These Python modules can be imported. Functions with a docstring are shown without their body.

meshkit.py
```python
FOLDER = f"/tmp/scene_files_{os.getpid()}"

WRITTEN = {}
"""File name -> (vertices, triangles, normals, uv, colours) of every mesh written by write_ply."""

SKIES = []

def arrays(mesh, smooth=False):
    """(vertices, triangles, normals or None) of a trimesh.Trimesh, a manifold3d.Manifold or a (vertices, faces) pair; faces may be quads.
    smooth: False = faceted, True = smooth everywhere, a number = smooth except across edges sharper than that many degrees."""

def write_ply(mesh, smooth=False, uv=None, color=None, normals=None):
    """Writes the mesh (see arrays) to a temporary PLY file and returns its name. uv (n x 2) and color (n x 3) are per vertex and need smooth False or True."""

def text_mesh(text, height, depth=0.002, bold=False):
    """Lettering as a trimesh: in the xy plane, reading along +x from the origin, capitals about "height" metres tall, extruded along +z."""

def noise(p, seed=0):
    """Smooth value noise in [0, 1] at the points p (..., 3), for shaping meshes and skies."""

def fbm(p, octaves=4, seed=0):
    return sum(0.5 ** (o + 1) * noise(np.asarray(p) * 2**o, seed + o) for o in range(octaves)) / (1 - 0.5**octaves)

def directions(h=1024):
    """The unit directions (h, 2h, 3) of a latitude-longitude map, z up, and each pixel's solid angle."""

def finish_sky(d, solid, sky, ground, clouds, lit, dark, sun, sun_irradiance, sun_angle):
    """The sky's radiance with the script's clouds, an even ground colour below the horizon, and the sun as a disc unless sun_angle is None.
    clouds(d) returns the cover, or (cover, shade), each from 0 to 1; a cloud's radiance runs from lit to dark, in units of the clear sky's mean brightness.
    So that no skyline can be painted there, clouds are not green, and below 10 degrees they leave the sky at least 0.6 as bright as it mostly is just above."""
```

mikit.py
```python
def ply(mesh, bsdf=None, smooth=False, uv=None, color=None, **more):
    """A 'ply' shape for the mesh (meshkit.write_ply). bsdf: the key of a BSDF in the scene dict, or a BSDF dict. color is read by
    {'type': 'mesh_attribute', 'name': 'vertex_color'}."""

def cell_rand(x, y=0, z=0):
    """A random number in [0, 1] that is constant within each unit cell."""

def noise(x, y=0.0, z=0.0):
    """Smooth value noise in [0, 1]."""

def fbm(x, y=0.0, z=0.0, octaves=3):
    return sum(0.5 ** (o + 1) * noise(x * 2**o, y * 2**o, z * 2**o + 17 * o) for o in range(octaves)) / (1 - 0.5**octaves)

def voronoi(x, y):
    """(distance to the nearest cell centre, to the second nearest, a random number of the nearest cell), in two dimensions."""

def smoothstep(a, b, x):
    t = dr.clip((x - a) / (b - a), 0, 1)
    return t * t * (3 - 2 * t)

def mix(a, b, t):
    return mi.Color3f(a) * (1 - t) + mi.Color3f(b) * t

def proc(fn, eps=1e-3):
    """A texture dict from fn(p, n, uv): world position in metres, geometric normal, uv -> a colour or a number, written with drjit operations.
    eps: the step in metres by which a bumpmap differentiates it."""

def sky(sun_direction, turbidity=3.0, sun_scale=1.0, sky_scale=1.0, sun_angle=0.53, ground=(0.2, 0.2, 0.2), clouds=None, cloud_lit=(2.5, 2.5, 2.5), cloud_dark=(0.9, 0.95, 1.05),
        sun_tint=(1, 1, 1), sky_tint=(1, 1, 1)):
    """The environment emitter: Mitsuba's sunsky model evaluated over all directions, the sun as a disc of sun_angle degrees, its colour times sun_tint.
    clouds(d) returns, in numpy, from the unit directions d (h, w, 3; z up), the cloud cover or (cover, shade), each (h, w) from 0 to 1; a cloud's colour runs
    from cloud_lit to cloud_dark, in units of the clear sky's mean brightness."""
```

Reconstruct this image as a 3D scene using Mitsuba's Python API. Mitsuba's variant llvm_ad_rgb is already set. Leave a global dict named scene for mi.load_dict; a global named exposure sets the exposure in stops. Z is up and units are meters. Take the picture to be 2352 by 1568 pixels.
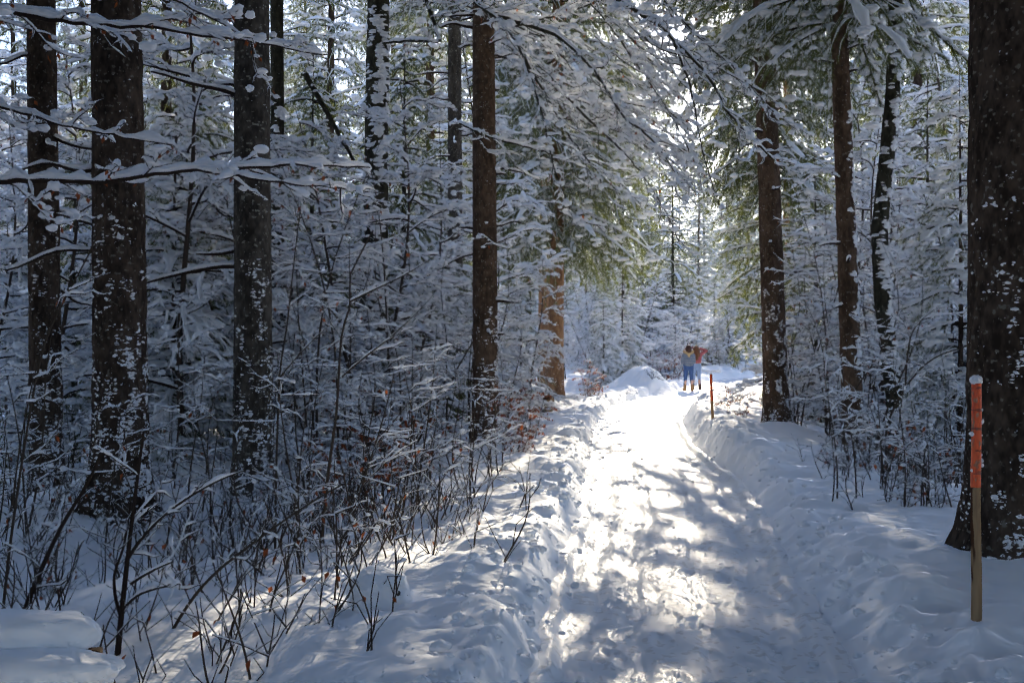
import math
import numpy as np
import trimesh
import manifold3d as m3
import drjit as dr
import mitsuba as mi
import mikit
import meshkit
from mikit import noise, fbm, voronoi, smoothstep, mix

T4 = mi.ScalarTransform4f
scene, labels = {}, {}
SMALL = ('snow', 'branches', 'twigs', 'needles', 'leaves', 'bark_snow', 'branch_stubs', 'stems')

# ------------------------------------------------------------------ camera, sky, exposure
EYE = 1.7                       # metres above the path; the camera is held level
FOC = 2400.0 / 1176.0           # 1 / tangent of half the horizontal angle
scene['camera'] = {'type': 'perspective', 'fov': 2 * math.degrees(math.atan(1 / FOC)), 'fov_axis': 'x',
                   'near_clip': 0.1, 'far_clip': 600.0,
                   'to_world': T4().look_at(origin=[0, 0, EYE], target=[0, 10, EYE], up=[0, 0, 1])}
SUN_AZ, SUN_EL = math.radians(12.0), math.radians(24.0)
SUN = np.array([math.sin(SUN_AZ) * math.cos(SUN_EL), math.cos(SUN_AZ) * math.cos(SUN_EL), math.sin(SUN_EL)])
scene['sky_light'] = mikit.sky(SUN.tolist(), turbidity=3.0, ground=(0.55, 0.56, 0.6), sun_tint=(0.88, 1.0, 1.22), sky_tint=(0.99, 0.96, 1.12))
exposure = 3.1


# ------------------------------------------------------------------ materials
def rgb(*c):
    return {'type': 'rgb', 'value': list(c)}


def snow_colour(p, n, uv):
    a = fbm(p.x * 1.7, p.y * 1.7, p.z * 1.7, 3)
    return mix((0.84, 0.86, 0.885), (0.92, 0.93, 0.945), a)


def snow_bump(p, n, uv):
    return 0.013 * fbm(p.x * 24, p.y * 24, p.z * 24, 3) + 0.035 * fbm(p.x * 6 + 3, p.y * 6, p.z * 6, 2)


def path_bump(p, n, uv):
    grit = fbm(p.x * 30, p.y * 16, 0.0, 3)
    tread = noise(p.x * 14 - p.y * 1.6, p.y * 1.1, 3.0)
    lug = noise(p.x * 9, p.y * 9, 1.0) * smoothstep(0.52, 0.62, noise(p.x * 2.2 + 7, p.y * 1.3, 5.0))
    return 0.013 * grit + 0.007 * tread + 0.014 * fbm(p.x * 6, p.y * 4, 9.0, 2) + 0.012 * lug


def path_colour(p, n, uv):
    a = fbm(p.x * 9 - p.y * 1.0, p.y * 3, 0.0, 3)
    b = smoothstep(0.58, 0.8, fbm(p.x * 26, p.y * 18, 4.0, 2))
    return mix(mix((0.70, 0.73, 0.77), (0.84, 0.86, 0.88), a), (0.42, 0.40, 0.38), b * 0.35)


def path_rough(p, n, uv):
    return 0.30 + 0.35 * fbm(p.x * 5 - p.y * 0.6, p.y * 2.2, 2.0, 3)


scene['snow_material'] = {'type': 'twosided', 'bsdf': {'type': 'bumpmap', 'arbitrary': mikit.proc(snow_bump, 0.004), 'scale': 1.0,
                          'bsdf': {'type': 'principled', 'base_color': mikit.proc(snow_colour), 'roughness': 0.7, 'specular': 0.25}}}
scene['packed_snow_material'] = {'type': 'twosided', 'bsdf': {'type': 'bumpmap', 'arbitrary': mikit.proc(path_bump, 0.004), 'scale': 1.0,
                                 'bsdf': {'type': 'principled', 'base_color': mikit.proc(path_colour), 'roughness': mikit.proc(path_rough), 'specular': 0.5}}}
scene['branch_snow_material'] = {'type': 'principledthin', 'base_color': rgb(0.90, 0.915, 0.935), 'roughness': 0.8, 'diff_trans': 0.40, 'eta': 1.2}
scene['needle_material'] = {'type': 'principledthin', 'base_color': rgb(0.11, 0.125, 0.032), 'roughness': 0.6, 'diff_trans': 1.3, 'eta': 1.3}
scene['leaf_material'] = {'type': 'principledthin', 'base_color': rgb(0.26, 0.075, 0.028), 'roughness': 0.7, 'diff_trans': 0.8, 'eta': 1.3}


def bark(dark, light, lichen, spots, snow, scale=1.0):
    """Bark colour: furrows along the trunk, round lichen spots, snow specks blown on low down and on the side facing right."""
    def fn(p, n, uv):
        f = 0.55 * fbm(p.x * 30 * scale, p.y * 30 * scale, p.z * 13 * scale, 3) + 0.45 * fbm(p.x * 9, p.y * 9, p.z * 2.5, 3)
        c = mix(dark, light, smoothstep(0.3, 0.75, f))
        c = mix(c, lichen, spots * smoothstep(0.64, 0.80, fbm(p.x * 34 + 5, p.y * 34, p.z * 30, 2)))
        side = 0.5 + 0.5 * (n.x * 0.8 - n.y * 0.5)
        low = smoothstep(2.6, 0.0, p.z)
        cover = snow * (0.02 + 0.6 * low) * side
        g = fbm(p.x * 34, p.y * 34, p.z * 42 + 2, 3) * 0.65 + 0.35 * fbm(p.x * 5, p.y * 5, p.z * 6, 2)
        return mix(c, (0.82, 0.85, 0.89), smoothstep(0.72 - 0.3 * cover, 0.77 - 0.3 * cover, g))
    return fn


def bark_bump(p, n, uv):
    return 0.02 * fbm(p.x * 30, p.y * 30, p.z * 14, 3) + 0.006 * fbm(p.x * 80, p.y * 80, p.z * 50, 2)


def bark_bsdf(fn):
    return {'type': 'twosided', 'bsdf': {'type': 'bumpmap', 'arbitrary': mikit.proc(bark_bump, 0.003), 'scale': 1.0,
            'bsdf': {'type': 'diffuse', 'reflectance': mikit.proc(fn)}}}


scene['spruce_bark'] = bark_bsdf(bark((0.028, 0.021, 0.017), (0.095, 0.070, 0.053), (0.20, 0.19, 0.16), 0.7, 1.0))
scene['grey_bark'] = bark_bsdf(bark((0.036, 0.031, 0.026), (0.115, 0.100, 0.083), (0.25, 0.245, 0.21), 1.0, 1.0))
scene['mossy_bark'] = bark_bsdf(bark((0.022, 0.022, 0.017), (0.07, 0.065, 0.045), (0.16, 0.17, 0.12), 0.5, 1.4))
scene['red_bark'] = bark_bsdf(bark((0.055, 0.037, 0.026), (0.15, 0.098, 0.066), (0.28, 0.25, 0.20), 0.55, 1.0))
scene['lit_orange_bark'] = bark_bsdf(bark((0.15, 0.08, 0.045), (0.36, 0.21, 0.12), (0.34, 0.28, 0.2), 0.5, 0.5))  # bounce light from sunlit snow is painted into this lighter orange bark
scene['twig_bark'] = {'type': 'twosided', 'bsdf': {'type': 'diffuse', 'reflectance': rgb(0.036, 0.027, 0.022)}}
scene['stem_bark'] = {'type': 'twosided', 'bsdf': {'type': 'diffuse', 'reflectance': rgb(0.07, 0.055, 0.043)}}


# ------------------------------------------------------------------ the lie of the land
PY = np.array([-12, 0, 5.2, 6.1, 7.9, 9.8, 12.9, 15.3, 18.9, 23.2, 27.9, 33, 38, 44, 50, 58, 70, 90])
PL = np.array([-1.4, -.35, .13, .22, .40, .64, .95, 1.2, 1.5, 2.0, 2.7, 4.2, 6.0, 7.6, 10.0, 15., 24., 40.])
PR = np.array([.2, 1.15, 1.62, 1.76, 2.02, 2.32, 2.78, 2.85, 3.10, 3.75, 4.9, 6.6, 8.3, 10.4, 13.2, 18.6, 27.8, 44.])


def smooth(a, b, x):
    t = np.clip((x - a) / (b - a), 0, 1)
    return t * t * (3 - 2 * t)


def fbm2(x, y, f, octaves=3, seed=0):
    p = np.stack([np.asarray(x, float) * f, np.asarray(y, float) * f, np.full(np.shape(x), 0.5)], -1)
    return meshkit.fbm(p, octaves, seed) - 0.5


def path_edges(y):
    jl = 0.20 * fbm2(y, y * 0, 0.9, 3, 5) + 0.10 * fbm2(y, y * 0, 3.5, 2, 7)
    jr = 0.20 * fbm2(y, y * 0 + 9, 0.8, 3, 6) + 0.08 * fbm2(y, y * 0, 3.0, 2, 8)
    return np.interp(y, PY, PL) + jl, np.interp(y, PY, PR) + jr


def path_level(x, y):
    return -0.003 * (y - 5) + 0.03 * fbm2(x, y, 0.5, 2, 3)


MOUNDS = [(-3.72, 9.9, 0.10, 0.75), (-2.74, 11.0, 0.14, 0.6), (-0.38, 15.2, 0.10, 0.55), (4.5, 17.6, 0.14, 0.7), (4.9, 14.9, 0.10, 0.5), (3.65, 7.3, 0.10, 0.8)]   # snow drifted against the trunks


def ground(x, y):
    x, y = np.asarray(x, float), np.asarray(y, float)
    xl, xr = path_edges(y)
    sl, sr = xl - x, x - xr
    s = np.maximum(sl, sr)
    left = sl > sr
    hb = np.where(left, 0.19, 0.17 + 0.10 * smooth(9, 16, y))
    w = np.where(left, 0.26, 0.34 + 0.20 * smooth(12, 6, y))
    crest = np.where(left, 0.34, 0.15 + 0.5 * smooth(10, 17, y))
    rise = hb * smooth(-0.03, 1, s / w) * (1 + crest * np.exp(-((s - 0.5) / 0.38) ** 2))
    out = smooth(0.0, 0.25, s)
    bank = np.exp(-((s - 0.5) / 0.55) ** 2) * out
    lump = 0.34 * fbm2(x, y, 1.9, 2, 11) + 0.22 * fbm2(x, y, 5.0, 3, 12)
    fine = np.maximum(0, fbm2(x, y, 9.0, 2, 13)) * 0.10
    far = smooth(1.0, 4.0, s)
    z = path_level(x, y) * 1.0 + rise
    z += bank * (lump + fine) * 0.62
    z += out * (0.13 * fbm2(x, y, 1.1, 3, 14) + 0.17 * fbm2(x, y, 3.2, 3, 16) * np.exp(-(s / 2.6) ** 2) + 0.03 * fbm2(x, y, 4.0, 2, 17))
    z -= 1.0 * np.maximum(0, z + 0.02) * np.exp(-((x + 1.9) / 1.1) ** 2 - ((y - 4.6) / 0.8) ** 2)      # trampled hollow around the bench
    for a, b, h, q in MOUNDS:
        z += h * np.exp(-((x - a) ** 2 + (y - b) ** 2) / q ** 2) + far * (0.26 * fbm2(x, y, 0.22, 3, 15) - 0.05)
    z += 0.72 * np.exp(-((x - 4.45) / 1.05) ** 2 - ((y - 36.4) / 1.1) ** 2)            # ploughed heap at the bend
    z += smooth(-0.2, 2.0, s) * 0.5 * smooth(42, 52, y) + 0.03 * np.maximum(0, y - 52)
    z = np.where(s < 0.02, z - 0.05 * smooth(0.02, -0.15, s), z)
    return z


def at(px, py, d):
    """World point seen at photograph position (px, py) (2352 pixels wide) at distance d along the view."""
    return np.array([(px - 1176) / 2400 * d, d, EYE - (py - 784) / 2400 * d])


def on_ground(px, py):
    """The point of the snow seen at photograph position (px, py)."""
    d = np.linspace(4.0, 60.0, 8000)
    x, z = (px - 1176) / 2400 * d, EYE - (py - 784) / 2400 * d
    k = int(np.argmax(z <= ground(x, d)))
    return float(x[k]), float(d[k])


def gz(x, y):
    return float(ground(np.array([x]), np.array([y]))[0])


# ------------------------------------------------------------------ mesh builders
def grid_faces(m, n, k):
    """Triangles of m tubes, each n rings of k points."""
    i, j = np.meshgrid(np.arange(n - 1), np.arange(k), indexing='ij')
    a, b = i * k + j, i * k + (j + 1) % k
    q = np.stack([a, b, b + k, a, b + k, a + k], -1).reshape(-1, 3)
    return (q[None] + (np.arange(m) * n * k)[:, None, None]).reshape(-1, 3)


def unit(v):
    return v / (np.linalg.norm(v, axis=-1, keepdims=True) + 1e-12)


class Mesh:
    def __init__(self):
        self.v, self.f, self.n = [], [], 0

    def add(self, v, f):
        v, f = np.asarray(v, float).reshape(-1, 3), np.asarray(f)
        if len(f):
            self.v.append(v)
            self.f.append(f + self.n)
            self.n += len(v)

    def get(self):
        return (np.vstack(self.v), np.vstack(self.f)) if self.v else None

    def tubes(self, P, R, k=4):
        P, R = np.asarray(P, float), np.asarray(R, float)
        m, n = P.shape[:2]
        t = unit(np.gradient(P, axis=1))
        mean = unit(P[:, -1] - P[:, 0])
        ref = np.where(np.abs(mean[:, 2:]) < 0.8, [[0, 0, 1.0]], [[0.3, 1.0, 0]])[:, None]
        a = unit(np.cross(t, ref))
        b = np.cross(t, a)
        ang = np.arange(k) * 2 * math.pi / k
        v = P[:, :, None] + R[:, :, None, None] * (np.cos(ang)[:, None] * a[:, :, None] + np.sin(ang)[:, None] * b[:, :, None])
        self.add(v, grid_faces(m, n, k))

    PROFILE = np.array([(-0.95, 0.30), (-0.75, 0.80), (0.0, 1.02), (0.75, 0.80), (0.95, 0.30), (0.0, 0.02)])

    def ridges(self, P, W, H):
        """Snow lying along twigs: a rounded ridge of half-width W and height H on each polyline."""
        P, W, H = (np.asarray(a, float) for a in (P, W, H))
        m, n = P.shape[:2]
        t = unit(np.gradient(P, axis=1))
        side = unit(np.cross(t, [0, 0, 1.0]) + 1e-6)
        up = np.cross(side, t)
        pr = self.PROFILE
        v = P[:, :, None] + (W[:, :, None, None] * pr[:, 0, None]) * side[:, :, None] + (H[:, :, None, None] * pr[:, 1, None]) * up[:, :, None]
        self.add(v, grid_faces(m, n, len(pr)))

    ICO = {}

    def blobs(self, C, S, rng, sub=1, rough=0.12, frame=None):
        """Lumps at C with radii S (k, 3); frame (k, 3, 3): rows are the lump's own axes."""
        C, S = np.asarray(C, float), np.asarray(S, float)
        if not len(C):
            return
        if sub not in self.ICO:
            ico = trimesh.creation.icosphere(sub)
            self.ICO[sub] = (np.array(ico.vertices), np.array(ico.faces))
        v, f = self.ICO[sub]
        k = len(C)
        d = v[None] * (1 + rough * rng.standard_normal((k, len(v), 1)).clip(-2, 2)) * S[:, None]
        if frame is None:
            a = rng.uniform(0, 2 * math.pi, k)
            c, s = np.cos(a)[:, None], np.sin(a)[:, None]
            d = np.stack([d[..., 0] * c - d[..., 1] * s, d[..., 0] * s + d[..., 1] * c, d[..., 2]], -1)
        else:
            d = np.einsum('kij,kjl->kil', d, frame)
        self.add(d + C[:, None], (f[None] + (np.arange(k) * len(v))[:, None, None]).reshape(-1, 3))


def curve(p0, d0, L, n, rng, wob=0.12, sag=0.0, lift=0.0):
    """A wandering polyline of n points: wob turns it, sag bends it down along its length, lift turns the tip up."""
    t = np.linspace(0, 1, n)
    d0 = d0 / np.linalg.norm(d0)
    s1 = np.cross(d0, [0.13, 0.21, 0.97])
    s1 /= np.linalg.norm(s1) + 1e-9
    s2 = np.cross(d0, s1)
    ph = rng.uniform(0, 6.28, 4)
    am = rng.normal(0, wob, 4)
    o1 = am[0] * (np.sin(2.4 * t + ph[0]) - math.sin(ph[0])) + 0.4 * am[1] * (np.sin(6.5 * t + ph[1]) - math.sin(ph[1]))
    o2 = am[2] * (np.sin(2.4 * t + ph[2]) - math.sin(ph[2])) + 0.4 * am[3] * (np.sin(6.5 * t + ph[3]) - math.sin(ph[3]))
    P = p0 + L * (t[:, None] * d0 + o1[:, None] * s1 + o2[:, None] * s2)
    P[:, 2] += L * (-sag * t ** 2 + lift * t ** 3)
    return P


class Wood:
    """Collects branch polylines by level, then makes wood, snow and leaves of them."""

    def __init__(self, rng):
        self.rng, self.c = rng, {}
        self.tips = []

    def put(self, level, P, r0, r1):
        self.c.setdefault((level, len(P)), []).append((P, r0, r1))

    def fan(self, p0, d0, L, r0, level=0, deepest=2, res=1.0, sag=0.12, flat=0.25, spread=0.9, dens=1.0):
        """A flat, slightly drooping spray: a limb with twigs left and right, and twigs on those."""
        rng = self.rng
        n = max(4, int((6 + 9 * L) * res)) if level == 0 else max(3, int((3 + 11 * L) * res))
        P = curve(p0, d0, L, n, rng, 0.10 if level == 0 else 0.13, sag * rng.uniform(0.5, 1.4), 0.04)
        r1 = max(0.0022, r0 * 0.3)
        self.put(level, P, r0, r1)
        if level >= deepest:
            return P
        ns = max(2, int((4.5 if level == 0 else 4.0) * dens * L ** 0.75 * (1.6 if level else 1.7) + 1.5))
        sgn = 1 if rng.random() < 0.5 else -1
        for k in range(ns):
            t = (0.16 if level == 0 else 0.2) + 0.8 * (k + rng.uniform(0.1, 0.9)) / ns
            i = min(n - 2, int(t * (n - 1)))
            fr = t * (n - 1) - i
            p = P[i] * (1 - fr) + P[i + 1] * fr
            tg = unit(P[i + 1] - P[i])
            side = np.cross(tg, [0, 0, 1.0])
            side /= np.linalg.norm(side) + 1e-6
            sgn = -sgn if rng.random() < 0.85 else sgn
            ang = rng.uniform(0.55, 1.05) * spread
            d = tg * math.cos(ang) + side * sgn * math.sin(ang) + np.array([0, 0, rng.normal(0.02, flat)])
            L2 = L * (0.55 if level == 0 else 0.5) * (1.05 - t) ** 0.7 * rng.uniform(0.5, 1.15) + 0.05
            rr = (r0 + (r1 - r0) * t) * 0.55
            self.fan(p, d, L2, max(rr, 0.0040), level + 1, deepest, res, sag * 1.2, flat, spread, dens)
        return P

    def wood_mesh(self, levels=None, sides=(6, 4, 3, 3), thick=1.0):
        m = Mesh()
        for (lev, n), cs in self.c.items():
            if levels is None or lev in levels:
                P = np.array([c[0] for c in cs])
                t = np.linspace(0, 1, n)[None]
                r0, r1 = np.array([c[1] for c in cs])[:, None], np.array([c[2] for c in cs])[:, None]
                m.tubes(P, thick * (r0 + (r1 - r0) * t), sides[max(lev, 0)])
        return m

    def snow_mesh(self, amount=1.0, widths=(0.046, 0.033, 0.021, 0.016), lumps=1.0, sub=1, gap=0.12, stem=False):
        rng, m = self.rng, Mesh()
        for (lev, n), cs in self.c.items():
            if lev < 0 and not stem:
                continue
            P = np.array([c[0] for c in cs])
            k = len(P)
            t = np.linspace(0, 1, n)[None]
            r = np.array([c[1] for c in cs])[:, None] * (1 - 0.75 * t)
            tg = unit(np.gradient(P, axis=1))
            level_ness = np.clip(1.25 - 1.15 * np.abs(tg[..., 2]) ** 1.5, 0.12, 1)
            w = widths[max(lev, 0)] * amount
            a = rng.uniform(0.5, 1.3, (k, n))
            if lev >= 2:
                a *= np.clip((rng.uniform(0.45, 0.95, (k, 1)) - t) * 5, 0.02, 1)
            a *= np.where(rng.random((k, n)) < gap, 0.15, 1)
            a[:, 0] *= 0.7
            a[:, -1] *= np.where(rng.random(k) < 0.5, 0.5, 0.1)
            W = (w * 0.68 * a + 0.5 * r) * level_ness
            H = (w * 1.2 * a * rng.uniform(0.6, 1.4, (k, n)) + 0.6 * r) * level_ness ** 2
            up = np.zeros_like(P)
            up[..., 2] = r * 0.4
            m.ridges(P + up, W, H)
            if lev in (1, 2) and lumps > 0:
                pick = rng.random((k, n)) < 0.16 * lumps * (1.0 if lev == 1 else 0.7)
                pick[:, 0] = False
                C = P[pick]
                if len(C):
                    z = widths[1] * amount * rng.uniform(0.7, 1.6, (len(C), 1))
                    S = z * np.column_stack([rng.uniform(0.8, 1.5, len(C)), rng.uniform(0.8, 1.3, len(C)), rng.uniform(0.55, 0.9, len(C))])
                    C = C + np.column_stack([np.zeros((len(C), 2)), S[:, 2] * 0.75])
                    m.blobs(C, S, rng, sub)
        return m

    def leaf_mesh(self, chance=0.15, size=0.05):
        """Withered beech leaves hanging from the twigs, each a small folded blade."""
        rng, m = self.rng, Mesh()
        pts = [c[0] for (lev, n), cs in self.c.items() if lev >= 1 for c in cs]
        if not pts:
            return m
        pts = np.vstack(pts)
        p = pts[rng.random(len(pts)) < chance]
        k = len(p)
        if not k:
            return m
        a = rng.uniform(0, 6.28, k)
        ax = np.column_stack([np.cos(a) * 0.5, np.sin(a) * 0.5, -rng.uniform(0.5, 1.2, k)])
        ax = unit(ax) * (size * rng.uniform(0.7, 1.3, k))[:, None]
        sd = unit(np.cross(ax, rng.standard_normal((k, 3)))) * (size * 0.28 * rng.uniform(0.7, 1.2, k))[:, None]
        nn = unit(np.cross(ax, sd)) * (size * 0.12)
        p = p + rng.normal(0, 0.01, p.shape)
        v = np.stack([p, p + ax * 0.45 + sd + nn, p + ax, p + ax * 0.45 - sd + nn], 1)
        f = np.array([[0, 1, 2], [0, 2, 3]])
        m.add(v, (f[None] + (np.arange(k) * 4)[:, None, None]).reshape(-1, 3))
        return m


def put(key, mesh, bsdf, smoothing=True, **more):
    """One shape entry of the scene, if the mesh holds anything."""
    got = mesh.get() if isinstance(mesh, Mesh) else mesh
    if got is not None:
        scene[key] = mikit.ply(got, bsdf, smoothing, **more)
        if key.split('__')[-1] in SMALL:
            labels[key] = {'kind': 'stuff'}


def tag(key, label, category, group=None, kind=None):
    labels[key] = {'label': label, 'category': category}
    if group:
        labels[key]['group'] = group
    if kind:
        labels[key]['kind'] = kind


def numbered(name):
    if name not in labels:
        return name
    k = 1
    while f'{name}_{k:03d}' in labels:
        k += 1
    return f'{name}_{k:03d}'


def structure(key, label=None):
    labels[key] = {'kind': 'structure', **({'label': label} if label else {})}


# ------------------------------------------------------------------ the ground
def sheet(X, Y, Z):
    r, c = X.shape
    i, j = np.meshgrid(np.arange(r - 1), np.arange(c - 1), indexing='ij')
    a = (i * c + j).ravel()
    f = np.vstack([np.stack([a, a + 1, a + c + 1], 1), np.stack([a, a + c + 1, a + c], 1)])
    return np.stack([X, Y, Z], -1).reshape(-1, 3), f


ys = np.concatenate([np.linspace(-40, 2.5, 40)[:-1], 2.5 * np.exp(np.linspace(0, math.log(60 / 2.5), 560)), np.linspace(60, 260, 50)[1:]])
us = np.sinh(np.linspace(-5.3, 5.3, 460)) / math.sinh(5.3)
mid = np.interp(ys, PY, (PL + PR) / 2)
mid = np.where(ys > 45, mid[np.searchsorted(ys, 45)], mid)
X = mid[:, None] + us[None] * 170.0
Y = np.repeat(ys[:, None], len(us), 1)
put('snow_ground', sheet(X, Y, ground(X, Y)), 'snow_material')
structure('snow_ground', 'deep untrodden snow on the forest floor and in the ploughed banks beside the path')

yp = np.concatenate([np.linspace(-12, 3, 30)[:-1], np.exp(np.linspace(math.log(3), math.log(60), 800))])
el, er = path_edges(yp)
tt = np.linspace(-0.06, 1.06, 90)
X = el[:, None] + (er - el)[:, None] * tt[None]
Y = np.repeat(yp[:, None], len(tt), 1)
edge = np.minimum(tt, 1 - tt)[None]
Z = path_level(X, Y) - 0.02 + 0.030 * fbm2(X, Y * 0.5, 5.0, 3, 21) * smooth(0, 0.1, edge)
Z += 0.03 * fbm2(X - Y * 0.115, Y * 0.08, 7.0, 2, 22)
rp = np.random.default_rng(23)
for _ in range(80):
    fy = math.exp(rp.uniform(math.log(4.6), math.log(26)))
    l_, r_ = (float(v[0]) for v in path_edges(np.array([fy])))
    fx, ang = l_ + (r_ - l_) * rp.beta(2.2, 2.2), rp.normal(0.12, 0.25)
    u = (X - fx) * math.cos(ang) - (Y - fy) * math.sin(ang)
    v = (X - fx) * math.sin(ang) + (Y - fy) * math.cos(ang)
    q = np.sqrt((u / 0.055) ** 2 + (v / 0.15) ** 2)
    Z += -0.011 * smooth(1.15, 0.7, q) + 0.006 * np.exp(-((q - 1.25) / 0.25) ** 2)
for q, wd in ((0.30, 0.055), (0.36, 0.03), (0.66, 0.055), (0.60, 0.03)):
    Z += -0.013 * np.exp(-((X - (el + (er - el) * q)[:, None] - 0.04 * np.sin(Y * 0.7)) / wd) ** 2)
rut = np.exp(-((X - (er[:, None] - 0.24)) / 0.05) ** 2) + 0.7 * np.exp(-((X - (el[:, None] + 0.25)) / 0.06) ** 2)
Z += -0.022 * rut + 0.05 * smooth(0.05, 0.0, edge)
put('path', sheet(X, Y, Z), 'packed_snow_material')
structure('path', 'trodden icy snow path running away between two ploughed banks')


# crumbs of snow that the plough threw along the banks and onto the path
def clumps():
    rng, m = np.random.default_rng(5), Mesh()
    y = np.exp(rng.uniform(math.log(4.5), math.log(33), 1500))
    l, r = path_edges(y)
    side = rng.random(len(y)) < 0.62
    s = rng.normal(0.22, 0.20, len(y))
    x = np.where(side, l - s, r + s)
    size = 0.007 + 0.036 * rng.random(len(y)) ** 4
    m.blobs(np.column_stack([x, y, ground(x, y) + size * 0.25]), np.column_stack([size * rng.uniform(0.8, 1.6, len(y)), size, size * 0.8]), rng, 1, 0.16)
    x, y = rng.uniform(-1, 1, 60), np.exp(rng.uniform(math.log(5), math.log(18), 60))
    l, r = path_edges(y)
    x = (l + r) / 2 + x * (r - l) * 0.5
    size = 0.006 + 0.012 * rng.random(60) ** 2
    m.blobs(np.column_stack([x, y, path_level(x, y) + size * 0.1]), np.column_stack([size * 1.3, size, size * 0.8]), rng, 1, 0.16)
    return m


put('snow_crumbs', clumps(), 'snow_material')
labels['snow_crumbs'] = {'label': 'loose crumbs of ploughed snow along both edges of the path', 'category': 'snow', 'kind': 'stuff'}


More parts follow.
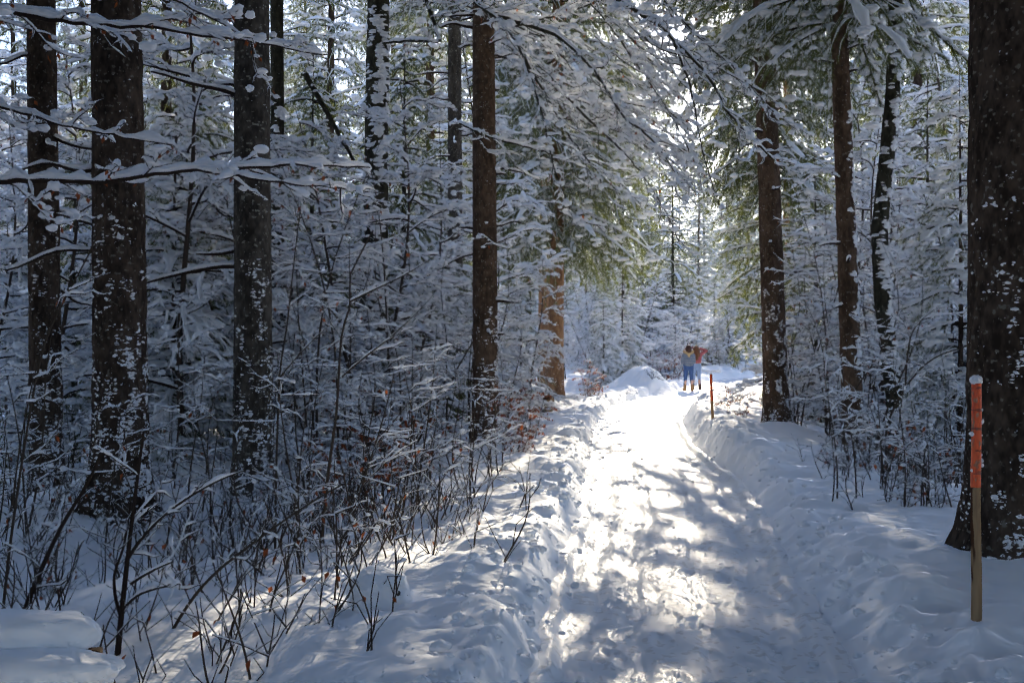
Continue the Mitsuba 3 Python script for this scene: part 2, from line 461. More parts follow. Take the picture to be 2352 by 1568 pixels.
# ------------------------------------------------------------------ large trunks
def trunk_mesh(base, top, r_base, r_top, flare, rng, k=56, n=150, bend=None, lobes=5, furrow=0.010):
    """A tapered trunk from base (on the snow) to top, flared and lobed at the foot; returns the mesh and a function (height, angle) -> point, normal."""
    base, top = np.asarray(base, float), np.asarray(top, float)
    h = top[2] - base[2]
    t = np.concatenate([np.linspace(0, 0.14, n // 3)[:-1], np.linspace(0.14, 1, n - n // 3 + 1)])
    z = t * h
    ph = rng.uniform(0, 6.28, 3)
    off = np.zeros((len(t), 3))
    if bend is not None:
        bz, bx = np.asarray(bend, float).T
        off[:, 0] = np.interp(z, bz, bx)
    axis = base + t[:, None] * (top - base) + off
    rad = r_base + (r_top - r_base) * t ** 0.9
    ang = np.arange(k) * 2 * math.pi / k

    def radius(zz, aa, rr):
        fl = flare * np.exp(-zz / 0.30)
        lobe = 1 + 0.38 * np.cos(lobes * aa + ph[0]) + 0.22 * np.cos((lobes - 2) * aa + ph[1])
        return rr * (1 + fl * lobe) * (1 + 0.025 * np.sin(2 * aa + ph[2]))
    zz, aa = np.meshgrid(z, ang, indexing='ij')
    R = radius(zz, aa, rad[:, None])
    q = np.stack([np.cos(aa) * 3.4, np.sin(aa) * 3.4, zz * 1.4], -1)
    R = R + furrow * 2.2 * (meshkit.fbm(q * 2.2 + 7, 3, int(ph[0] * 100)) - 0.5)
    q = np.stack([np.cos(aa) * 9, np.sin(aa) * 9, zz * 5], -1)
    R = R + furrow * 1.2 * (meshkit.fbm(q, 2, 9) - 0.5)
    V = axis[:, None] + np.stack([np.cos(aa) * R, np.sin(aa) * R, np.zeros_like(R)], -1)
    V[0, :, 2] -= 0.25

    def where(hh, a):
        hh, a = np.asarray(hh, float), np.asarray(a, float)
        c = np.stack([np.interp(hh, z, axis[:, i]) for i in range(3)], -1)
        rr = radius(hh, a, np.interp(hh, z, rad))
        nrm = np.stack([np.cos(a), np.sin(a), np.zeros_like(a)], -1)
        return c + nrm * rr[..., None], nrm
    m = Mesh()
    m.add(V, grid_faces(1, len(t), k))
    return m, where


def stuck_snow(where, rng, count, top, face=-0.6, spread=1.0, size=(0.010, 0.040), low=1.0, mesh=None):
    """Snow blown onto the bark: flat lumps in clumps, most of them low down and towards angle face."""
    m = mesh or Mesh()
    hh = top * rng.random(count * 9) ** (1 + 1.4 * low)
    a = face + spread * rng.standard_normal(count * 9)
    q = np.stack([np.cos(a) * 2.0, np.sin(a) * 2.0, hh * 3.0], -1)
    keep = np.nonzero(meshkit.fbm(q * 1.3, 3, int(rng.integers(1000))) + 0.03 * rng.random(len(hh)) > 0.565)[0][:count]
    if not len(keep):
        return m
    p, nrm = where(hh[keep], a[keep])
    k = len(keep)
    s = 0.4 * (size[0] + (size[1] - size[0]) * rng.random(k) ** 2.2)
    tang = np.stack([-nrm[:, 1], nrm[:, 0], np.zeros(k)], -1)
    up = np.tile([[0, 0, 1.0]], (k, 1))
    S = np.column_stack([s * rng.uniform(0.9, 2.6, k), s * 0.4, s * rng.uniform(0.5, 1.1, k)])
    m.blobs(p, S, rng, 0, 0.30, np.stack([tang, nrm, up], 1))
    return m


def stubs(where, rng, zs, angs, lens, r=0.019):
    """Dead side branches broken off short, and the snow on them."""
    w = Wood(rng)
    for z, a, L in zip(zs, angs, lens):
        p, nrm = where(np.array([z]), np.array([a]))
        d = nrm[0] + np.array([0, 0, rng.uniform(-0.25, 0.35)])
        w.put(1, curve(p[0] - nrm[0] * 0.03, d, L + 0.03, 8, rng, 0.08, 0.10), r * rng.uniform(0.7, 1.4), r * 0.5)
    return w


# ------------------------------------------------------------------ spruce boughs and crowns
class Spruce:
    def __init__(self, rng, needle=(0.05, 0.006), per_metre=90, snow=1.0, hang=0.75, sub=1, ridge_n=8):
        self.rng, self.needle, self.per, self.snow_amount, self.hang, self.sub, self.rn = rng, needle, per_metre, snow, hang, sub, ridge_n
        self.wood, self.needles, self.snow = Mesh(), Mesh(), Mesh()

    def add_needles(self, P):
        """Needles along polylines P (m, n, 3)."""
        rng = self.rng
        m, n = P.shape[:2]
        seg = np.linalg.norm(np.diff(P, axis=1), axis=2).sum(1)
        k = np.maximum(3, (seg * self.per).astype(int))
        who = np.repeat(np.arange(m), k)
        u = rng.random(len(who)) * (n - 1)
        i = np.minimum(u.astype(int), n - 2)
        f = (u - i)[:, None]
        p = P[who, i] * (1 - f) + P[who, i + 1] * f
        tg = unit(P[who, i + 1] - P[who, i])
        out = unit(np.cross(tg, rng.standard_normal(p.shape)))
        L, w = self.needle
        d = unit(out * 0.75 + tg * 0.75) * (L * rng.uniform(0.7, 1.3, len(p)))[:, None]
        s = unit(np.cross(d, rng.standard_normal(p.shape))) * (w * 0.5)
        v = np.stack([p - s, p + s, p + d], 1)
        self.needles.add(v, np.arange(len(p) * 3).reshape(-1, 3))

    def bough(self, p0, d0, L, res=1.0, droop=0.35):
        rng = self.rng
        n = 9
        P = curve(p0, d0, L, n, rng, 0.05, droop * rng.uniform(0.7, 1.3), 0.18 * droop)
        self.wood.tubes(P[None], np.linspace(0.011 + 0.006 * L, 0.003, n)[None], 4)
        nb = max(4, int(9 * L * res))
        Q = []
        for k in range(nb):
            t = 0.12 + 0.86 * (k + rng.random()) / nb
            u = t * (n - 1)
            i = min(int(u), n - 2)
            p = P[i] + (P[i + 1] - P[i]) * (u - i)
            tg = unit(P[i + 1] - P[i])
            side = unit(np.cross(tg, [0, 0, 1.0])) * (1 if k % 2 else -1)
            d = tg * 0.65 + side * 0.8 + np.array([0, 0, -0.25 * self.hang])
            Lb = (0.42 * L * (1.15 - t) + 0.12) * rng.uniform(0.6, 1.2)
            Q.append(curve(p, d, Lb, 5, rng, 0.08, 0.7 * self.hang))
        Q.append(np.stack([np.interp(np.linspace(0.15, 1, 5), np.linspace(0, 1, n), P[:, c]) for c in range(3)], -1))
        Q = np.array(Q)
        self.add_needles(Q)
        a = self.snow_amount
        if a > 0:
            rn = self.rn
            PP = np.stack([np.interp(np.linspace(0.1, 1, rn), np.linspace(0, 1, n), P[:, c]) for c in range(3)], -1)
            W = a * (0.035 + 0.035 * L) * rng.uniform(0.5, 1.4, rn)
            W[-1] *= 0.4
            H = W * rng.uniform(0.6, 1.0, rn)
            self.snow.ridges(PP[None] + [0, 0, 0.01], W[None], H[None])
            W = a * (0.022 + 0.02 * L) * rng.uniform(0.3, 1.5, Q.shape[:2]) * np.where(rng.random(Q.shape[:2]) < 0.2, 0.2, 1)
            W[:, -1] *= 0.3
            W *= np.clip(1.25 - 1.3 * np.abs(unit(np.gradient(Q, axis=1))[..., 2]), 0.06, 1)
            self.snow.ridges(Q + [0, 0, 0.012], W, W * 0.8)
            k = int(5 * L * a * res) + 1
            j = rng.integers(0, len(Q), k)
            C = Q[j, rng.integers(1, 4, k)]
            s = a * (0.035 + 0.03 * L) * rng.uniform(0.6, 1.6, (k, 1))
            S = s * np.column_stack([rng.uniform(1, 1.8, k), rng.uniform(0.8, 1.3, k), rng.uniform(0.45, 0.7, k)])
            self.snow.blobs(C + [0, 0, 0.02], S, rng, self.sub)

    def crown(self, z0, z1, Lmax, gap=0.55, per=5, keep=None, res=1.0, Lmin=0.25, power=0.8, droop=0.35, axis=None):
        rng = self.rng
        z = z0
        while z < z1 - 0.2:
            q = (z - z0) / (z1 - z0)
            L = Lmin + (Lmax - Lmin) * (1 - q) ** power * (0.7 + 0.3 * min(1, q * 6))
            a0 = rng.uniform(0, 6.28)
            for k in range(per):
                a = a0 + 6.283 * (k + rng.uniform(-0.25, 0.25)) / per
                p = np.array([0, 0, z + rng.uniform(-0.3, 0.3) * gap]) if axis is None else axis(z + rng.uniform(-0.3, 0.3) * gap)
                Lk = L * rng.uniform(0.7, 1.15)
                d = np.array([math.cos(a), math.sin(a), rng.uniform(-0.1, 0.15) + 0.35 * q])
                if keep is None or keep(p + d * Lk * 0.6):
                    self.bough(p, d, Lk, res, droop)
            z += gap * rng.uniform(0.85, 1.15)


def group(name, parts):
    """A shapegroup of the given parts: {part: (mesh, bsdf)}."""
    g = {'type': 'shapegroup'}
    for part, (mesh, bsdf) in parts.items():
        got = mesh.get() if isinstance(mesh, Mesh) else mesh
        if got is not None:
            g[part] = mikit.ply(got, bsdf, part != 'needles' and part != 'leaves')
    scene[name] = g
    return name




def instance(key, grp, x, y, z, rot=0.0, s=1.0, tilt=None):
    for part in scene[grp]:
        if part in SMALL and not key.startswith('forest_behind'):
            labels[f'{key}__{part}'] = {'kind': 'stuff'}
    m = T4().translate([float(x), float(y), float(z)])
    if tilt is not None:
        m = m @ T4().rotate([float(tilt[0]), float(tilt[1]), 0.0], float(tilt[2]))
    scene[key] = {'type': 'instance', 'shapegroup': {'type': 'ref', 'id': grp},
                  'to_world': m @ T4().rotate([0, 0, 1], math.degrees(rot)) @ T4().scale([float(s)] * 3)}


# ---- prototypes
def beech_proto(name, seed, H, res, deepest, leaves=0.0, amount=1.0, n_branch=20, low=0.12, lumps=1.0, sub=1, dens=1.0, r=0.035, Lmax=2.3, lean=0.12):
    rng = np.random.default_rng(seed)
    w = Wood(rng)
    stem = curve(np.zeros(3), np.array([rng.normal(0, lean), rng.normal(0, lean), 1.0]), H, 16, rng, 0.035)
    stem[0, 2] -= 0.3
    s = Wood(rng)
    s.put(-1, stem, r, 0.006)
    a = rng.uniform(0, 6.28)
    for k in range(n_branch):
        q = low + (0.97 - low) * (k + rng.random()) / n_branch
        u = q * 15
        i = min(int(u), 14)
        p = stem[i] + (stem[i + 1] - stem[i]) * (u - i)
        a += 2.4 + rng.normal(0, 0.4)
        L = (Lmax * (1 - q) ** 0.55 + 0.35) * rng.uniform(0.6, 1.1)
        d = np.array([math.cos(a), math.sin(a), rng.uniform(-0.05, 0.55)])
        w.fan(p, d, L, 0.009 + 0.005 * L, 0, deepest, res, rng.uniform(0.02, 0.34), 0.15, 0.72, dens)
    parts = {'trunk': (s.wood_mesh(sides=(6, 6, 6, 6)), 'stem_bark'), 'branches': (w.wood_mesh(sides=(5, 3, 3, 3)), 'twig_bark'),
             'snow': (w.snow_mesh(amount, lumps=lumps, sub=sub), 'branch_snow_material')}
    if leaves:
        parts['leaves'] = (w.leaf_mesh(leaves), 'leaf_material')
    return group(name, parts)


def shrub_proto(name, seed, stems, H, res=1.0, leaves=0.0, amount=1.0, spread=0.35, deepest=2, sub=0, foot=0.12, leaf=0.055, rise=(0.1, 0.9)):
    rng = np.random.default_rng(seed)
    w, s = Wood(rng), Wood(rng)
    for k in range(stems):
        a = rng.uniform(0, 6.28)
        d = np.array([math.cos(a) * rng.uniform(0.05, spread), math.sin(a) * rng.uniform(0.05, spread), 1.0])
        h = H * rng.uniform(0.55, 1.05)
        p = np.array([rng.normal(0, foot), rng.normal(0, foot), -0.2])
        st = curve(p, d, h, 12, rng, 0.06, 0.10 * rng.random())
        s.put(-1, st, 0.006 + 0.0028 * h, 0.0025)
        for j in range(int(2.4 * h) + 2):
            q = rng.uniform(0.25, 0.97)
            i = min(int(q * 11), 10)
            b = rng.uniform(0, 6.28)
            dd = np.array([math.cos(b), math.sin(b), rng.uniform(*rise)])
            w.fan(st[i], dd, rng.uniform(0.2, 0.55) * (0.5 + 0.35 * h), 0.004, 1, deepest, res, 0.2, 0.2)
    parts = {'stems': (s.wood_mesh(sides=(5, 5, 5, 5)), 'stem_bark'), 'twigs': (w.wood_mesh(sides=(4, 3, 3, 3)), 'twig_bark'),
             'snow': (w.snow_mesh(amount, widths=(0.03, 0.022, 0.015, 0.01), lumps=0.8, sub=sub), 'branch_snow_material')}
    if leaves:
        parts['leaves'] = (w.leaf_mesh(leaves, leaf), 'leaf_material')
    return group(name, parts)


def spruce_proto(name, seed, H, z0, Lmax, needle, per_metre, snow, gap=0.55, per=5, res=1.0, r=0.16, hang=0.75, sub=0, droop=0.35, trunk_bsdf='spruce_bark', ridge_n=8):
    rng = np.random.default_rng(seed)
    sp = Spruce(rng, needle, per_metre, snow, hang, sub, ridge_n)
    sp.crown(z0, H, Lmax, gap, per, res=res, droop=droop)
    t = Mesh()
    zz = np.linspace(-0.3, H, 24)
    P = np.zeros((1, 24, 3))
    P[0, :, 2] = zz
    P[0, :, 0] = 0.04 * np.sin(zz * 0.5)
    t.tubes(P, (r * (1 - zz / H).clip(0.05, 1) ** 0.8 * (1 + 0.5 * np.exp(-zz.clip(0) / 0.4)))[None], 14)
    if z0 > 3:
        w = Wood(rng)
        for k in range(int((z0 - 1.5) * 3)):
            z = rng.uniform(1.5, z0)
            a = rng.uniform(0, 6.28)
            w.put(1, curve(np.array([0, 0, z]), np.array([math.cos(a), math.sin(a), rng.uniform(-0.2, 0.2)]), r + rng.uniform(0.1, 0.9), 6, rng, 0.08, 0.1), 0.014, 0.006)
        got = w.wood_mesh()
        for v, f in zip(got.v, got.f):
            sp.wood.add(v, f - f.min())
        got = w.snow_mesh(1.0, lumps=0, gap=0.3)
        for v, f in zip(got.v, got.f):
            sp.snow.add(v, f - f.min())
    return group(name, {'trunk': (t, trunk_bsdf), 'branches': (sp.wood, 'twig_bark'), 'needles': (sp.needles, 'needle_material'), 'snow': (sp.snow, 'branch_snow_material')})


NEAR_BEECH = [beech_proto(f'beech_shape_{k}', 100 + k, H, 0.85, 2, lv, 1.15, nb, 0.12, 0.9, 1, 0.95, r, Lm)
              for k, (H, lv, nb, r, Lm) in enumerate([(6.5, 0.0, 22, 0.045, 2.4), (7.5, 0.02, 24, 0.05, 2.6), (5.0, 0.06, 18, 0.035, 2.1), (8.5, 0.0, 26, 0.055, 2.5)])]
FAR_BEECH = [beech_proto(f'far_beech_shape_{k}', 200 + k, H, 0.5, 2, lv, 1.5, nb, 0.06, 0.6, 0, 0.8, r, Lm)
             for k, (H, lv, nb, r, Lm) in enumerate([(9.0, 0.0, 26, 0.06, 2.8), (12.0, 0.0, 32, 0.08, 3.2), (7.0, 0.03, 22, 0.05, 2.6)])]
SHRUB = [shrub_proto(f'shrub_shape_{k}', 300 + k, st, H, 0.8, lv, am, sp_) for k, (st, H, lv, am, sp_) in
         enumerate([(7, 2.6, 0.0, 1.0, 0.35), (5, 3.6, 0.02, 1.1, 0.25), (9, 1.5, 0.22, 0.9, 0.6), (6, 2.0, 0.10, 1.2, 0.4)])]
LEAFY = [shrub_proto(f'leafy_shrub_shape_{k}', 370 + k, 7, H, 0.8, 0.5, 0.9, 0.5, foot=0.2, leaf=0.065) for k, H in enumerate([1.3, 1.7])]
SHOOTS = [shrub_proto(f'shoot_shape_{k}', 380 + k, n, H, 0.5, 0.02, 0.45, 0.40, 1, foot=0.30, rise=(0.9, 2.2)) for k, (n, H) in enumerate([(8, 0.95), (6, 0.75), (10, 0.8)])]
THICKET = [shrub_proto(f'thicket_shape_{k}', 350 + k, st, H, 0.8, lv, 1.15, 0.22) for k, (st, H, lv) in enumerate([(5, 5.5, 0.0), (4, 4.6, 0.03), (6, 3.8, 0.02)])]
STEM = [shrub_proto(f'sapling_shape_{k}', 400 + k, st, H, 0.8, lv, am, 0.22, 2, 1) for k, (st, H, lv, am) in
        enumerate([(2, 2.2, 0.0, 0.7), (3, 1.4, 0.03, 0.7), (1, 2.8, 0.0, 0.8), (4, 0.9, 0.05, 0.6)])]
YOUNG_SPRUCE = [spruce_proto(f'young_spruce_shape_{k}', 500 + k, H, 0.3, L, (0.06, 0.012), 95, 1.2, 0.42, 5, 1.0, 0.06, 1.0, 0, 0.5) for k, (H, L) in enumerate([(5.5, 1.5), (7.5, 1.9)])]
DARK_SPRUCE = [spruce_proto(f'dark_spruce_shape_{k}', 520 + k, H, 0.2, L, (0.06, 0.014), 140, 0.62, 0.45, 5, 1.0, 0.07, 1.1, 0, 0.5, 'mossy_bark', 6) for k, (H, L) in enumerate([(6.5, 1.5)])]
TALL_SPRUCE = [spruce_proto(f'tall_spruce_shape_{k}', 600 + k, H, z0, L, (0.13, 0.028), 34, 0.85, 0.62, 5, 0.6, r, 1.1, 0, 0.4, bk, 5)
               for k, (H, z0, L, r, bk) in enumerate([(24, 5.0, 3.4, 0.20, 'red_bark'), (27, 8.0, 3.6, 0.22, 'spruce_bark'), (20, 2.0, 3.2, 0.17, 'spruce_bark')])]


def crown_proto(name, seed, H, z0, Lmax):
    rng = np.random.default_rng(seed)
    sp = Spruce(rng, (0.11, 0.022), 40, 0.9, 1.0, 0, 5)
    sp.crown(z0, H, Lmax, 0.6, 6, res=0.7, droop=0.4)
    return group(name, {'branches': (sp.wood, 'twig_bark'), 'needles': (sp.needles, 'needle_material'), 'snow': (sp.snow, 'branch_snow_material')})


CROWN = [crown_proto('crown_shape_0', 700, 13, 0, 3.3), crown_proto('crown_shape_1', 701, 15, 0, 3.8)]


def low_crown(name, seed, H, Lmax):
    """A near crown with fine needles whose boughs hang down like curtains."""
    rng = np.random.default_rng(seed)
    sp = Spruce(rng, (0.06, 0.011), 170, 0.85, 1.0, 0, 6)
    sp.crown(0, H, Lmax, 0.50, 6, res=1.0, droop=0.62)
    return group(name, {'branches': (sp.wood, 'twig_bark'), 'needles': (sp.needles, 'needle_material'), 'snow': (sp.snow, 'branch_snow_material')})


def bank_crown(name, seed, H, Lmax, Lmin=0.6):
    rng = np.random.default_rng(seed)
    sp = Spruce(rng, (0.11, 0.028), 40, 0.75, 1.3, 0, 5)
    sp.crown(0, H, Lmax, 0.54, 6, res=0.9, droop=0.5, power=0.42, Lmin=Lmin)
    return group(name, {'branches': (sp.wood, 'twig_bark'), 'needles': (sp.needles, 'needle_material'), 'snow': (sp.snow, 'branch_snow_material')})


CROWN += [low_crown('crown_shape_2', 702, 7, 2.6), bank_crown('crown_shape_3', 703, 15, 3.8), bank_crown('crown_shape_4', 704, 14, 3.15), bank_crown('crown_shape_5', 705, 4.2, 1.7, 1.1)]


# ------------------------------------------------------------------ the trunks one can tell apart
def big_tree(name, label, cat, base_px, d, width_px, bsdf, flare=0.35, top_px=None, height=20.0, seed=1, snow=(300, 3.0), face=-0.6, crown=None, crown_z=9.0,
             bend=None, stub=(), grp=None, sizes=(0.010, 0.038), k=56, n=150, furrow=0.010, low=1.0, spread=1.0):
    rng = np.random.default_rng(seed)
    x, y = (base_px - 1176) / 2400 * d, d
    z = gz(x, y) - 0.16
    r = 0.5 * width_px / 2400 * d
    topx = x if top_px is None else x + ((top_px - base_px) / 2400 * d) / (EYE + 784 / 2400 * d) * height
    key = numbered(name)
    tag(key, label, cat, grp)
    m, where = trunk_mesh([x, y, z], [topx, y, z + height], r, r * 0.45, flare, rng, k, n, bend, furrow=furrow)
    put(key + '__trunk', m, bsdf)
    sn = stuck_snow(where, rng, int(2.8 * snow[0]), snow[1], face, spread, sizes, low)
    if stub:
        w = stubs(where, rng, *stub)
        put(key + '__branch_stubs', w.wood_mesh(), 'twig_bark')
        g = w.snow_mesh(1.0, widths=(0.03, 0.030, 0.02, 0.02), lumps=0)
        for v, f in zip(g.v, g.f):
            sn.add(v, f - f.min())
    put(key + '__bark_snow', sn, 'branch_snow_material')
    if crown is not None:
        for j, (c, cz) in enumerate(crown if isinstance(crown, list) else [(crown, crown_z)]):
            instance(key + ('__crown' if not j else '__lower_crown'), CROWN[c], x + (topx - x) * cz / height, y, z + cz, rng.uniform(0, 6.28), 1.0)
    return key, where


R0 = np.random.default_rng(77)


def rand_stubs(count, z0, z1, L0, L1, a0=0, a1=6.28):
    return (R0.uniform(z0, z1, count), R0.uniform(a0, a1, count), R0.uniform(L0, L1, count))


big_tree('spruce_tree', 'brown spruce trunk nearest the left edge of the photo, behind the thick dark one', 'tree', 108, 12.5, 72, 'spruce_bark', 0.3, 95, 22, 1, (500, 3.2), -0.5, 0, 9.0,
         stub=rand_stubs(10, 2, 8, 0.2, 1.1))
big_tree('spruce_tree', 'thickest dark trunk on the left, with spreading snowy roots', 'tree', 280, 10.0, 126, 'spruce_bark', 0.75, 268, 24, 2, (1100, 3.0), -0.7, 1, 9.5,
         stub=rand_stubs(5, 2.5, 7, 0.4, 1.0, 2.6, 3.6), sizes=(0.012, 0.045), k=72, n=200, furrow=0.014)
big_tree('spruce_tree', 'grey lichen-spotted trunk, third from the left, at the edge of the undergrowth', 'tree', 583, 11.1, 92, 'grey_bark', 0.35, 578, 23, 3, (700, 2.6), -0.8, 0, 9.2,
         stub=rand_stubs(6, 2.2, 7, 0.3, 1.2, 2.4, 3.8), k=72, n=200)
big_tree('mossy_tree', 'black mossy trunk half hidden behind the lichen-spotted trunk', 'tree', 640, 17.5, 38, 'mossy_bark', 0.3, 636, 18, 4, (500, 6.0), -0.3, None, sizes=(0.04, 0.12), low=0.3)
big_tree('mossy_tree', 'dark mossy trunk with stuck snow behind the undergrowth, left of the straight brown spruce', 'tree', 855, 18.0, 66, 'mossy_bark', 0.3, 868, 20, 5, (800, 8.0), -0.6, None,
         sizes=(0.04, 0.14), low=0.3)
big_tree('spruce_tree', 'straight slender brown spruce trunk beside the left bank of the path', 'tree', 1116, 15.3, 60, 'red_bark', 0.4, 1110, 22, 6, (420, 2.2), -0.9, 1, 9.5,
         stub=rand_stubs(26, 1.6, 7.2, 0.06, 0.5), furrow=0.008)
big_tree('spruce_tree', 'thin grey trunk just left of the straight brown spruce, farther back', 'tree', 1046, 24, 40, 'grey_bark', 0.3, 1044, 22, 7, (200, 3), -0.5, 0, 10.0, stub=rand_stubs(10, 2, 9, 0.2, 1.2))
big_tree('spruce_tree', 'sunlit orange-brown trunk beyond the straight spruce, at the left edge of the bright path', 'tree', 1277, 31, 35, 'lit_orange_bark', 0.3, 1283, 24, 8, (90, 2.4), -0.7, [(3, 4.8)])
big_tree('spruce_tree', 'paler sunlit trunk tight behind the orange-brown one left of the path', 'tree', 1249, 38, 29, 'lit_orange_bark', 0.3, 1252, 24, 9, (120, 3.0), -0.7, None)
big_tree('spruce_tree', 'dark trunk right of the path beside the far orange pole, with snowy foot', 'tree', 1785, 17.7, 58, 'red_bark', 0.5, 1752, 22, 10, (900, 2.4), -1.0, [(1, 9.5), (2, 6.6)],
         stub=rand_stubs(12, 2, 7, 0.1, 0.8))
big_tree('spruce_tree', 'snowy spruce with sunlit hanging boughs behind the dark trunk by the far pole', 'tree', 1770, 26.5, 34, 'red_bark', 0.4, 1775, 22, 15, (60, 2.4), -1.0, [(4, 6.0), (5, 2.4)])
big_tree('spruce_tree', 'thin sunlit orange trunk peeping out right behind the dark trunk beside the far pole', 'tree', 1812, 32, 26, 'lit_orange_bark', 0.3, 1808, 22, 11, (60, 3), -0.5, None)
big_tree('spruce_tree', 'slim reddish trunk leaning a little, with snow down its right side', 'tree', 1962, 15.0, 47, 'red_bark', 0.35, 1925, 19, 12, (900, 5.0), 0.0, [(0, 9.5), (2, 6.2)], stub=rand_stubs(10, 2, 7, 0.05, 0.4),
         sizes=(0.03, 0.10), low=0.5, spread=0.5)
big_tree('mossy_tree', 'crooked dark mossy trunk plastered with snow, right of the slim reddish trunk', 'tree', 2062, 15.2, 42, 'mossy_bark', 0.3, 2058, 16, 13, (620, 6.5), -0.4, None,
         bend=[(0, 0), (0.8, 0.0), (2.6, -0.22), (3.6, -0.25), (5.5, -0.05), (7, 0), (16, 0.3)], sizes=(0.03, 0.10), low=0.2, spread=0.8)
big_tree('spruce_tree', 'huge dark trunk at the right edge of the photo behind the near orange pole', 'tree', 2352, 7.4, 245, 'spruce_bark', 0.5, 2344, 25, 14, (1500, 2.6), -1.4, 1, 8.5,
         sizes=(0.008, 0.038), k=110, n=260, furrow=0.016, low=1.6)



# ------------------------------------------------------------------ boughs drawn one by one
def spline(pts, n):
    """A smooth polyline of n points through the given world points."""
    from scipy.interpolate import PchipInterpolator
    pts = np.asarray(pts, float)
    u = np.concatenate([[0], np.cumsum(np.linalg.norm(np.diff(pts, axis=0), axis=1))])
    return PchipInterpolator(u, pts)(np.linspace(0, u[-1], n))


def limb(w, pts, r0, r1, level=0, twigs=2.2, Lt=(0.35, 0.9), first=0.1, deepest=2, sag=0.15):
    rng = w.rng
    pts = np.array([at(*p) if len(p) == 3 else p[:3] for p in pts])
    L = np.linalg.norm(np.diff(pts, axis=0), axis=1).sum()
    n = int(9 * L) + 6
    P = spline(pts, n)
    P += 0.006 * rng.standard_normal(P.shape)
    w.put(level, P, r0, r1)
    sgn = 1
    for k in range(int(L * twigs)):
        t = first + (1 - first) * (k + rng.random()) / max(1, int(L * twigs))
        i = min(int(t * (n - 1)), n - 2)
        tg = unit(P[i + 1] - P[i])
        side = unit(np.cross(tg, [0, 0, 1.0]))
        sgn = -sgn
        a = rng.uniform(0.5, 1.1)
        d = tg * math.cos(a) + sgn * side * math.sin(a) + np.array([0, 0, rng.normal(0.0, 0.25)])
        w.fan(P[i], d, rng.uniform(*Lt) * (1.1 - 0.6 * t), 0.006, 1, deepest, 1.0, sag, 0.25)
    return P


w = Wood(np.random.default_rng(41))
root = (-2.4, 18.0, 9.5, 0)
limb(w, [root, (-0.9, 15.5, 8.0, 0), (1117, 26, 14), (1170, 45, 13.8), (1230, 66, 13.6), (1285, 87, 13.4), (1332, 129, 13.2), (1369, 168, 13.1), (1406, 228, 13), (1432, 268, 13), (1485, 310, 12.9), (1516, 344, 12.9), (1560, 420, 12.9)], 0.055, 0.008, 0, 5.0, (0.4, 1.2), 0.35)
limb(w, [root, (-0.2, 15.5, 8.4, 0), (1419, 0, 13.5), (1459, 24, 13.3), (1532, 73, 13), (1564, 110, 12.9), (1611, 157, 12.8), (1642, 199, 12.8), (1666, 249, 12.7), (1705, 295, 12.7), (1745, 335, 12.7), (1800, 392, 12.7)], 0.065, 0.008, 0, 5.0, (0.4, 1.2), 0.4)
limb(w, [(1550, 100, 12.9), (1572, 160, 12.8), (1585, 199, 12.7), (1606, 304, 12.6), (1616, 354, 12.6), (1634, 415, 12.6), (1660, 500, 12.6)], 0.014, 0.004, 1, 2.0, (0.2, 0.5))
limb(w, [(-0.9, 15.5, 8.0, 0), (1090, 5, 13.8), (1122, 29, 13.6), (1170, 73, 13.5), (1222, 184, 13.3), (1243, 257, 13.2), (1262, 341, 13.1), (1284, 418, 13), (1300, 458, 13), (1323, 500, 13), (1394, 518, 12.9)], 0.022, 0.005, 1, 4.5, (0.3, 1.0), 0.3)
limb(w, [(1205, 130, 13.5), (1230, 178, 13.7), (1285, 273, 13.9), (1317, 325, 14), (1367, 388, 14), (1420, 440, 14)], 0.018, 0.005, 1, 4.5, (0.3, 1.0))
limb(w, [(1190, 60, 14), (1204, 56, 14.2), (1280, 34, 14.5), (1380, 0, 15), (1460, -30, 15)], 0.018, 0.008, 1, 4.0, (0.3, 0.8))
limb(w, [(1300, 225, 14.6), (1380, 300, 14.9), (1450, 370, 15), (1520, 470, 15), (1560, 560, 15.2)], 0.018, 0.005, 1, 4.5, (0.4, 1.1))
limb(w, [root, (-1.4, 16.5, 7.2, 0), (1010, 95, 15.5), (930, 96, 15.8), (880, 100, 16)], 0.05, 0.015, 1, 2.0, (0.5, 0.9))
limb(w, [(700, 170, 16), (755, 265, 15.8), (790, 330, 15.6), (830, 385, 15.5), (850, 390, 15.5)], 0.045, 0.02, 1, 1.5, (0.5, 0.9))
limb(w, [root, (0.2, 16, 9.0, 0), (1500, -30, 14.5), (1560, 40, 14.2), (1620, 100, 14), (1700, 170, 13.8), (1760, 240, 13.6), (1830, 300, 13.5)], 0.035, 0.006, 1, 5.0, (0.4, 1.1), 0.35)
limb(w, [root, (-0.4, 16, 8.2, 0), (1330, -20, 14.6), (1400, 60, 14.4), (1450, 130, 14.3), (1500, 200, 14.2), (1560, 300, 14.0), (1600, 380, 14.0)], 0.03, 0.006, 1, 5.0, (0.4, 1.1), 0.35)
for k in range(9):
    px, py, d = w.rng.uniform(1090, 1330), w.rng.uniform(40, 330), w.rng.uniform(14.5, 19)
    a, L = w.rng.uniform(0.1, 0.9), w.rng.uniform(180, 330)
    limb(w, [(px - 90, py - 40, d + 0.6), (px, py, d), (px + L * 0.5 * math.cos(a), py + L * 0.5 * math.sin(a) * 0.8, d - 0.2), (px + L * math.cos(a), py + L * math.sin(a) * 1.1, d - 0.3)], 0.016, 0.005, 1, 4.5, (0.4, 1.1))
